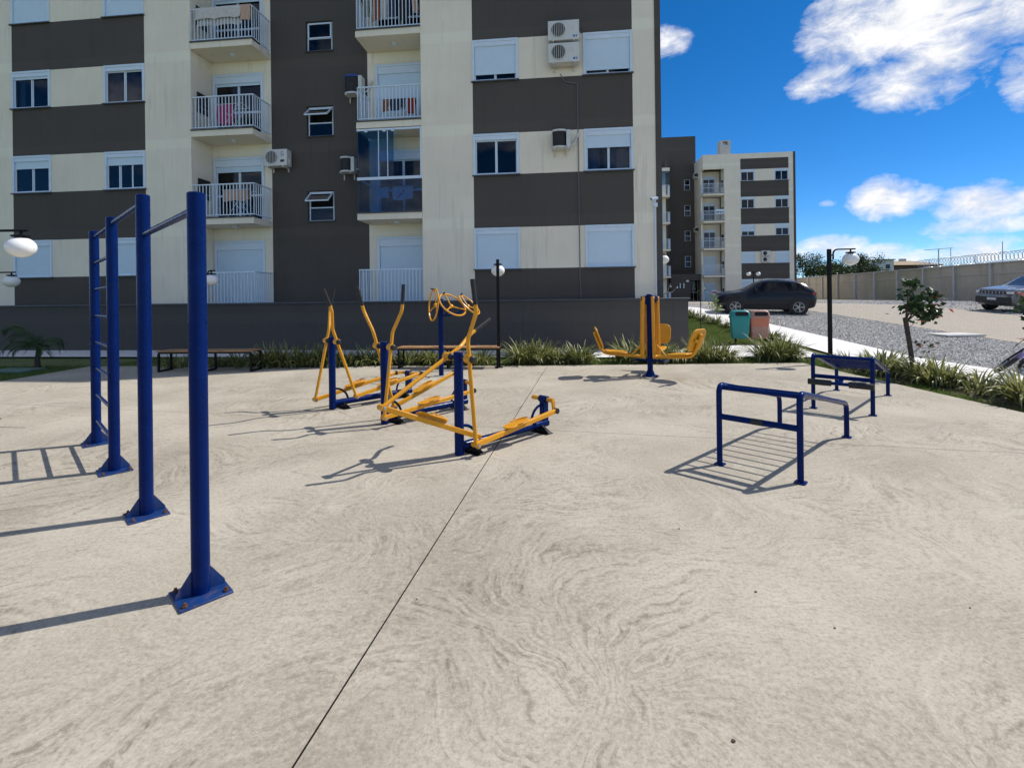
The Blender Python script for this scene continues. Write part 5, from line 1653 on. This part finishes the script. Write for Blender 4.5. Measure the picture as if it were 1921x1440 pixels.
MB().ring(bb, (0, 1, 0), .08, .01, 20, 6).tube([bb + V((0, -.07, 0)), bb + V((.1, -.07, -.13))], .01, 8).tube([bb + V((0, .07, 0)), bb + V((-.1, .07, .13))], .01, 8).build('crankset', BLKMET, bk)
m = MB()
m.tube([(math.cos(a) * (wr + .03), 0, wr + math.sin(a) * (wr + .03)) for a in [R(60 + 10 * i) for i in range(9)]], .03, 8)
steer(m).build('mudguard', BIKEP, bk)

# ------------------------------------------------------------------ plants
def flax(label, loc, n, ln, seed, spread=.28, yel=.5, group='strappy flax clumps', sx=1.0):
    rnd = random.Random(seed)
    ln *= rnd.uniform(.78, 1.16); n = int(n * rnd.uniform(.7, 1.2)); yel *= rnd.uniform(.6, 1.35); spread *= rnd.uniform(.8, 1.25)
    mb = MB(); mb.a = []
    for i in range(int(n * 1.75)):
        a = rnd.uniform(0, 6.283)
        r0 = spread * math.sqrt(rnd.random())
        b0 = V((math.cos(a) * r0 * sx, math.sin(a) * r0, -.02))
        a2 = a + rnd.gauss(0, .5)
        out = rnd.uniform(.15, 1.0)
        L_ = ln * rnd.uniform(.65, 1.28)
        d_ = V((math.cos(a2), math.sin(a2), 0)); l_ = V((-d_.y, d_.x, 0))
        wd_ = rnd.uniform(.013, .022) * (1 + ln * .5)
        seg = 6
        tw = rnd.uniform(-.4, .4)
        tone = rnd.random() < yel
        dk = rnd.uniform(0, .25)
        droop = rnd.uniform(.45, 1.25) * out
        o_ = len(mb.v)
        p_ = b0.copy(); el_ = R(84) - out * R(34)
        for k in range(seg + 1):
            t_ = k / seg
            w_ = wd_ * (1 - t_ ** 2.2) * (.55 + .45 * min(1, t_ * 4)) + .001
            lat = (l_ * math.cos(tw * t_) + V((0, 0, 1)) * math.sin(tw * t_))
            mb.v += [p_ - lat * w_ + V((0, 0, w_ * .5)), p_, p_ + lat * w_ + V((0, 0, w_ * .5))]
            e_ = (.62 if tone else .12) + rnd.uniform(-.1, .28) * t_
            mb.a += [min(.9, e_ + dk), dk + (.18 if tone else 0), min(.9, e_ + dk)]
            p_ = p_ + (d_ * math.cos(el_) + V((0, 0, 1)) * math.sin(el_)) * (L_ / seg)
            el_ -= droop * R(34) * (.4 + t_ * 1.3)
        for k in range(seg):
            q = o_ + k * 3
            mb.f += [(q, q + 1, q + 4, q + 3), (q + 1, q + 2, q + 5, q + 4)]
    o = mb.build('flax_plant', FLAX, smooth_=True, ang=60)
    o.location = loc
    return tag(o, label, 'plant', group)
fi = 0
def row(y, xs, fmt, n=95, ln=.62, yel=.5):
    global fi
    for x_, lab in xs:
        fi += 1
        flax(lab, (x_, y + random.uniform(-.12, .12), terr(x_, y) - .03), n, ln * .90 * random.uniform(.9, 1.1), 100 + fi, .26, yel)
def xat(px, y): return (px - CXP) / FPX * y
Yb = 11.95
def rowpx(items, n=95, ln=.62, yel=.5, y=Yb):
    row(y, [(xat(px, y), lab) for px, lab in items], None, n, ln, yel)
rowpx([(332, 'shaded strappy plant under the left end of the shady bench'), (410, 'shaded strappy plant under the right half of the shady bench'), (455, 'small shaded strappy plant at the right leg of the shady bench')], 60, .48, .25)
rowpx([(512, 'leftmost strappy clump of the shaded row right of the shady bench'), (546, 'second strappy clump in the shaded row right of the shady bench'), (580, 'strappy clump left of the back elliptical walker post'), (612, 'shaded strappy clump directly behind the back elliptical walker'),
       (648, 'sparse strappy clump right of the back elliptical walker'), (688, 'sparse strappy clump left of the middle elliptical walker')], 95, .60, .3)
rowpx([(722, 'strappy clump behind the middle elliptical walker post')], 50, .5, .3)
rowpx([(772, 'strappy clump under the left end of the sunny bench'), (812, 'strappy clump behind the shoulder wheel post'), (858, 'strappy clump behind the nearest elliptical walker post'), (898, 'strappy clump under the right end of the sunny bench')], 95, .56, .5)
rowpx([(978, 'leftmost clump of the sunny flax bed between lamp and leg press'), (1012, 'second clump of the sunny flax bed between lamp and leg press'), (1048, 'third clump of the sunny flax bed between lamp and leg press'), (1084, 'rightmost clump of the sunny flax bed between lamp and leg press')], 130, .62, .5)
rowpx([(1182, 'flax clump left of the leg press post'), (1228, 'flax clump directly behind the leg press post'), (1275, 'flax clump behind the right leg press seats'), (1322, 'large flax clump right of the leg press seats'), (1352, 'flax clump at the right end of the leg press bed')], 130, .64, .5)
rowpx([(1448, 'flax clump between the bins and the sit-up benches'), (1474, 'smaller flax clump right of the one between bins and benches')], 120, .60, .5)
def strip(items):
    global fi
    for x_, y_, n, ln, lab in items:
        fi += 1
        flax(lab, (x_, y_, -.03), int(n * .8), ln * .70, 300 + fi, .24, .6)
strip([(7.42, 10.75, 110, .66, 'flax clump at the foot of the tall curved-arm lamp'), (7.72, 10.2, 110, .62, 'flax clump behind the top edge of the farther sit-up bench'), (7.35, 9.75, 120, .66, 'flax clump right behind the farther sit-up bench'),
       (7.55, 9.15, 120, .64, 'flax clump around the foot of the small tree'), (7.5, 8.62, 120, .62, 'flax clump just right of the small tree trunk'), (7.7, 8.15, 60, .56, 'sparse flax clump right of the small tree'),
       (7.42, 7.80, 34, .46, 'thin flax clump on the bare soil near the patio edge'), (7.95, 7.55, 60, .56, 'flax clump half hidden below the bicycle'), (7.42, 7.0, 150, .72, 'large flax clump in front of the bicycle'), (7.7, 6.55, 130, .74, 'flax clump at the right edge of the photo'), (7.3, 6.35, 90, .6, 'flax clump at the patio edge nearest the right frame')])
for i in range(9):
    y_ = 15.0 + i * 1.05
    fi += 1
    flax('%s low dark strappy plant in the row edging the lawn beside the white path' % ('nearest', 'second', 'third', 'fourth', 'fifth', 'sixth', 'seventh', 'eighth', 'farthest')[i], (7.92 + .08 * math.sin(i * 3), y_, ramp(y_) - .03), 46, .40, 500 + i, .2, .2)

def small_tree(label, base, pts_, r0, crown, n, leaf, seed, red=.12, extra=()):
    rnd = random.Random(seed)
    o = thing('young_tree', label, 'tree', base)
    k = len(pts_)
    tk = MB().tube(fillet(pts_, .3, 4), r0, 9)
    mb = MB(); mb.a = []
    cs = [V(c) for c in crown]
    top = V(pts_[-1])
    for c, rr in [(V(c[:3]), c[3]) for c in crown]:
        tk.tube([top - V((0, 0, .1)), (top + c) / 2 + V((0, 0, .05)), c], [.012, .009, .004], 6)
    for i in range(n):
        c = crown[rnd.randrange(len(crown))]
        d_ = V((rnd.gauss(0, .55), rnd.gauss(0, .55), rnd.gauss(0, .55))) * c[3]
        p_ = V(c[:3]) + d_
        tn = 1.0 if (rnd.random() < red * 4 and p_.x > .40) else rnd.uniform(0, .75) ** 1.6
        leaf_quad(mb, p_, leaf * rnd.uniform(.7, 1.25), rnd, tn, asp=.62)
    for (c, cnt, rr, rd) in extra:
        c = V(c)
        tk.tube([V((c.x - .18, c.y, c.z - .15)), c], .005, 5)
        for i in range(cnt):
            leaf_quad(mb, c + V((rnd.gauss(0, rr), rnd.gauss(0, rr), rnd.gauss(0, rr))), leaf * rnd.uniform(.6, 1.0), rnd, 1.0 if rnd.random() < rd else rnd.uniform(.1, .6), asp=.62)
    tk.build('trunk', BARK, o)
    mb.build('crown', SHRUBLEAF, o, smooth_=False)
    return o
small_tree('small leaning tree with glossy leaves and red tips right of the benches', (7.5, 9.2, 0), [(.04, 0, -.05), (-.04, 0, .55), (-.13, 0, 1.12)], .040,
           [(-.02, 0, 1.32, .16), (.14, .05, 1.42, .18), (.30, 0, 1.36, .18), (.22, -.1, 1.22, .16), (.06, .1, 1.55, .14), (-.02, 0, 1.76, .09), (.40, 0, 1.5, .12), (.34, .1, 1.15, .12)], 420, .115, 61, .08,
           extra=(((.20, 0, .62), 22, .10, .25), ((.02, 0, 1.0), 3, .04, 0)))
small_tree('red-tipped young tree cut off by the right edge of the photo', (8.18, 7.85, 0), [(.12, 0, -.05), (.12, 0, .6), (.1, 0, 1.15)], .03,
           [(.05, 0, 1.3, .13), (.16, 0, 1.42, .15), (.3, 0, 1.3, .2), (.1, 0, 1.2, .1)], 120, .11, 67, .25, extra=(((.0, 0, .82), 4, .03, .9), ((.02, 0, 1.5), 6, .05, .8)))
# plumeria-like bare shrub, sapling on a stake, young green shrub by the car
p = at_depth(1256, 560, 15.6)
o = thing('bare_shrub', 'leafless pale-branched shrub above the right end of the plinth wall', 'shrub', (4.62, 15.2, 1.2))
bs_ = MB()
for q in (((0, 0, .0), (.02, 0, .38), (-.16, 0, .56), (-.28, 0, .60)), ((.02, 0, .38), (.2, 0, .48), (.36, 0, .50), (.48, 0, .62)), ((.2, 0, .48), (.25, .02, .62), (.30, 0, .76)), ((-.16, 0, .56), (-.2, .05, .72))):
    bs_.tube(q, [.018, .016, .013, .009][:len(q)], 7)
bs_.build('branches', BARKP, o)
bd_ = MB()
for c in ((-.3, 0, .6), (.3, 0, .66), (.5, 0, .63), (-.2, .05, .74)): bd_.ball(c, .022, 8, 5)
bd_.build('flower_buds', WHITE, o)
p = GT(1315, 614)
o = thing('staked_sapling', 'thin sapling tied to a stake at the lawn corner beside the plinth wall', 'tree', tuple(p))
MB().tube([(0, 0, -.05), (0, 0, 1.25)], .018, 7).build('stake', BARK, o)
MB().tube([(.02, 0, -.05), (.01, .02, .7), (.03, 0, 1.35)], .008, 6).build('trunk', BARKP, o)
mb = MB(); mb.a = []; rnd = random.Random(5)
for i in range(26): leaf_quad(mb, V((rnd.gauss(0, .08), rnd.gauss(0, .08), 1.32 + rnd.gauss(0, .08))), .09, rnd, rnd.uniform(0, .4))
mb.build('crown', TREELEAF, o, smooth_=False)
p = GT(1345, 600)
o = thing('young_shrub', 'bright green young shrub in front of the parked hatchback nose', 'shrub', tuple(p))
MB().tube([(0, 0, -.05), (-.02, 0, .5), (-.12, 0, .95)], .012, 6).build('stem', BARKP, o)
mb = MB(); mb.a = []
for i in range(95):
    c = ((0, 0, .42), (-.1, 0, .75), (-.14, 0, .95), (.08, 0, .5), (-.22, 0, .68))[i % 5]
    leaf_quad(mb, V(c) + V((rnd.gauss(0, .09), rnd.gauss(0, .09), rnd.gauss(0, .09))), .13, rnd, rnd.uniform(.1, .9), asp=.4)
mb.build('leaves', YOUNGLEAF, o, smooth_=False)
# little palm at the left
p = G(70, 689)
o = thing('small_palm', 'small palm with arching fronds on the shaded lawn at the left', 'palm', tuple(p))
MB().tube([(0, 0, -.05), (.005, 0, .25), (.03, 0, .52)], [.075, .045, .035], 10).build('trunk', BARK, o)
mb = MB(); mb.a = []; rnd = random.Random(9)
for i, (a_, L_, up_) in enumerate(((175, 1.25, 62), (168, 1.15, 50), (188, 1.05, 70), (20, .5, 40), (-30, .48, 25), (60, .55, 55), (140, .7, 60), (215, .7, 40), (300, .5, 45), (250, .6, 30))):
    d_ = V((math.cos(R(a_)), math.sin(R(a_)), 0)); l_ = V((-d_.y, d_.x, 0))
    p_ = V((.03, 0, .52)); el_ = R(up_); seg = 16
    pts_ = [p_.copy()]
    for k in range(seg):
        p_ = p_ + (d_ * math.cos(el_) + V((0, 0, 1)) * math.sin(el_)) * (L_ / seg)
        el_ -= R(115) / seg * (.4 + 1.2 * k / seg)
        pts_.append(p_.copy())
    n0 = len(mb.v); mb.tube(pts_, .008, 4); mb.a += [.3] * (len(mb.v) - n0)
    for k in range(2, seg + 1):
        for s in (-1, 1):
            for rep in range(2):
                q = pts_[k] if rep == 0 else (pts_[k] + pts_[k - 1]) / 2
                fw = (pts_[k] - pts_[k - 1]).normalized()
                e_ = q + l_ * s * .17 + fw * .14 + V((0, 0, -.11 - rnd.uniform(0, .06)))
                o_ = len(mb.v)
                mb.v += [q, (q + e_) / 2 + fw * .012 + V((0, 0, .03)), e_, (q + e_) / 2 - fw * .012 + V((0, 0, .03))]
                mb.f.append((o_, o_ + 1, o_ + 2, o_ + 3)); mb.a += [rnd.uniform(0, .6)] * 4
mb.build('fronds', PALMLEAF, o, smooth_=False)

# ------------------------------------------------------------------ grass
def grass(name, label, pts_fn, n, hmin, hmax, seed, yel=.25):
    rnd = random.Random(seed)
    mb = MB(); mb.a = []
    vs_, fs_, at_ = [], [], []
    for i in range(n):
        x_, y_ = pts_fn(rnd)
        z_ = terr(x_, y_) - .045
        a = rnd.uniform(0, 6.283); h = rnd.uniform(hmin, hmax)
        w_ = rnd.uniform(.004, .009)
        tx, ty_ = rnd.gauss(0, .35) * h, rnd.gauss(0, .35) * h
        k = len(vs_)
        vs_ += [(x_ - math.cos(a) * w_, y_ - math.sin(a) * w_, z_), (x_ + math.cos(a) * w_, y_ + math.sin(a) * w_, z_), (x_ + tx, y_ + ty_, z_ + h)]
        fs_.append((k, k + 1, k + 2))
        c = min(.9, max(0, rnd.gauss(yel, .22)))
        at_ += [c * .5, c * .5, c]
    me = bpy.data.meshes.new(name)
    me.from_pydata(vs_, [], fs_)
    at = me.attributes.new('tone', 'FLOAT', 'POINT'); at.data.foreach_set('value', at_)
    me.materials.append(GRASS)
    o = bpy.data.objects.new(name, me); col.objects.link(o)
    return tag(o, label, 'grass', kind='stuff')
def lawn_pts(rnd):
    while True:
        x_, y_ = rnd.uniform(5.2, 8.15), rnd.uniform(13.6, 25)
        if (BFI @ V((x_, y_, 0))).y > .05: return x_, y_
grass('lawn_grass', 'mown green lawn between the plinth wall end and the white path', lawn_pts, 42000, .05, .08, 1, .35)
def bed_pts(rnd):
    while True:
        x_ = rnd.uniform(-10.4, 8.1)
        y0_ = 11.40 if x_ > .8 else 11.40 + (.8 - x_) * .0766
        y1_ = (BF @ V((x_, -1.80, 0))).y
        y_ = y0_ + (y1_ - y0_) * rnd.random()
        return x_, y_
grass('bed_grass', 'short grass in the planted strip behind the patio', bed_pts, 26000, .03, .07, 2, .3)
def side_pts(rnd): return 6.74 + rnd.random() ** 1.6 * 1.4, rnd.uniform(4.5, 12.3)
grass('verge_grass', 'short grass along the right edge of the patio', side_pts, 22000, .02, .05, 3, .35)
def left_pts(rnd): return rnd.uniform(-15, -10.45), rnd.uniform(8, 12.6)
grass('shaded_grass', 'shaded lawn left of the patio', left_pts, 20000, .03, .07, 4, .2)
# soil showing in the right strip
mb = MB()
rnd = random.Random(3)
for (cx_, cy_, rx, ry) in ((7.6, 7.9, .55, .8), (7.3, 6.9, .4, .9), (7.5, 9.2, .6, .7), (7.5, 10.4, .6, .8)):
    ring_ = [V((cx_ + rx * math.cos(a) * rnd.uniform(.8, 1.1), cy_ + ry * math.sin(a) * rnd.uniform(.8, 1.1), -.038)) for a in [2 * math.pi * i / 20 for i in range(20)]]
    mb.add(ring_ + [V((cx_, cy_, -.005))], [(i, (i + 1) % 20, 20) for i in range(20)])
tag(mb.build('bare_soil', SOIL), kind='structure')
# loose stones over the gravel
def stones(name, label, n, fn, smin, smax, seed):
    rnd = random.Random(seed)
    vs_, fs_, at_ = [], [], []
    for i in range(n):
        x_, y_ = fn(rnd)
        z_ = ramp(y_) - .018
        s = rnd.uniform(smin, smax); a = rnd.uniform(0, 6.28); ca, sa = math.cos(a), math.sin(a)
        e = rnd.uniform(.6, 1.0)
        k = len(vs_)
        for (px_, py_, pz_) in ((1, 0, .1), (0, e, .05), (-.9, .1, .12), (.1, -e, 0), (.1, 0, .75 * e)):
            px_ *= s * rnd.uniform(.7, 1.2); py_ *= s * rnd.uniform(.7, 1.2)
            vs_.append((x_ + px_ * ca - py_ * sa, y_ + px_ * sa + py_ * ca, z_ + pz_ * s * rnd.uniform(.7, 1.3)))
        fs_ += [(k, k + 1, k + 4), (k + 1, k + 2, k + 4), (k + 2, k + 3, k + 4), (k + 3, k, k + 4)]
        at_ += [rnd.random()] * 5
    me = bpy.data.meshes.new(name)
    me.from_pydata(vs_, [], fs_)
    at = me.attributes.new('tone', 'FLOAT', 'POINT'); at.data.foreach_set('value', at_)
    me.materials.append(STONE)
    o = bpy.data.objects.new(name, me); col.objects.link(o)
    return tag(o, label, 'gravel', kind='stuff')
stones('gravel_stones', 'loose grey crushed stones of the near parking strip', 52000, lambda r: (r.uniform(9.95, 14.38), 8 + 20 * r.random() ** 1.35), .018, .045, 11)
stones('verge_stones', 'loose grey stones of the far parking strip by the wall', 9000, lambda r: (r.uniform(21.5, 33), r.uniform(18, 40)), .03, .07, 12)

# ------------------------------------------------------------------ lids and litter
p = GT(1790, 628)
o = thing('manhole_slab', 'flat pale concrete slab lying on the gravel beside the road', 'slab', (p.x, p.y, p.z), R(3))
MB().box(-.62, .62, -.42, .42, -.02, .035).build('slab', M('slab_concrete', (.58, .56, .53), .9, var=.1), o, smooth_=False)
p = G(30, 694)
o = thing('inspection_cover', 'green inspection cover set in the shaded lawn at the left', 'cover', (p.x, p.y, -.03), R(-4))
MB().box(-.45, .45, -.28, .28, 0, .05).build('lid', M('green_cover', (.12, .21, .17), .7), o, bevel=.006)
p = G(42, 793)
o = thing('floor_hatch', 'square concrete hatch flush with the patio left of the ladder', 'cover', (p.x, p.y, .0), R(-8))
MB().box(-.34, .34, -.22, .22, .0005, .006).build('lid', PATIO, o)
dl = M('dry_leaf_brown', (.05, .032, .02), .8, var=.4, vs=30)
rnd = random.Random(21)
for (px, py) in ((1820, 1140), (1418, 1110), (1566, 1178), (1376, 1390), (1274, 992), (782, 1124), (1602, 836), (1737, 845), (1544, 826)):
    p = G(px, py)
    s = rnd.uniform(.004, .0075)
    m = MB().grid(lambda u_, v_: ((u_ - .5) * s * 2.4, (v_ - .5) * s * 2 * math.sin(math.pi * (u_ * .8 + .1)), .001 + .0025 * (v_ - .5) ** 2 * 4 * (1 if u_ > .4 else .4)), 4, 3)
    o = m.build('dry_leaf', dl)
    o.location = (p.x, p.y, .001); o.rotation_euler = (0, 0, rnd.uniform(0, 6.28))
    tag(o, 'tiny dark dry leaf lying on the bare concrete', 'leaf', 'dry leaves scattered on the patio')
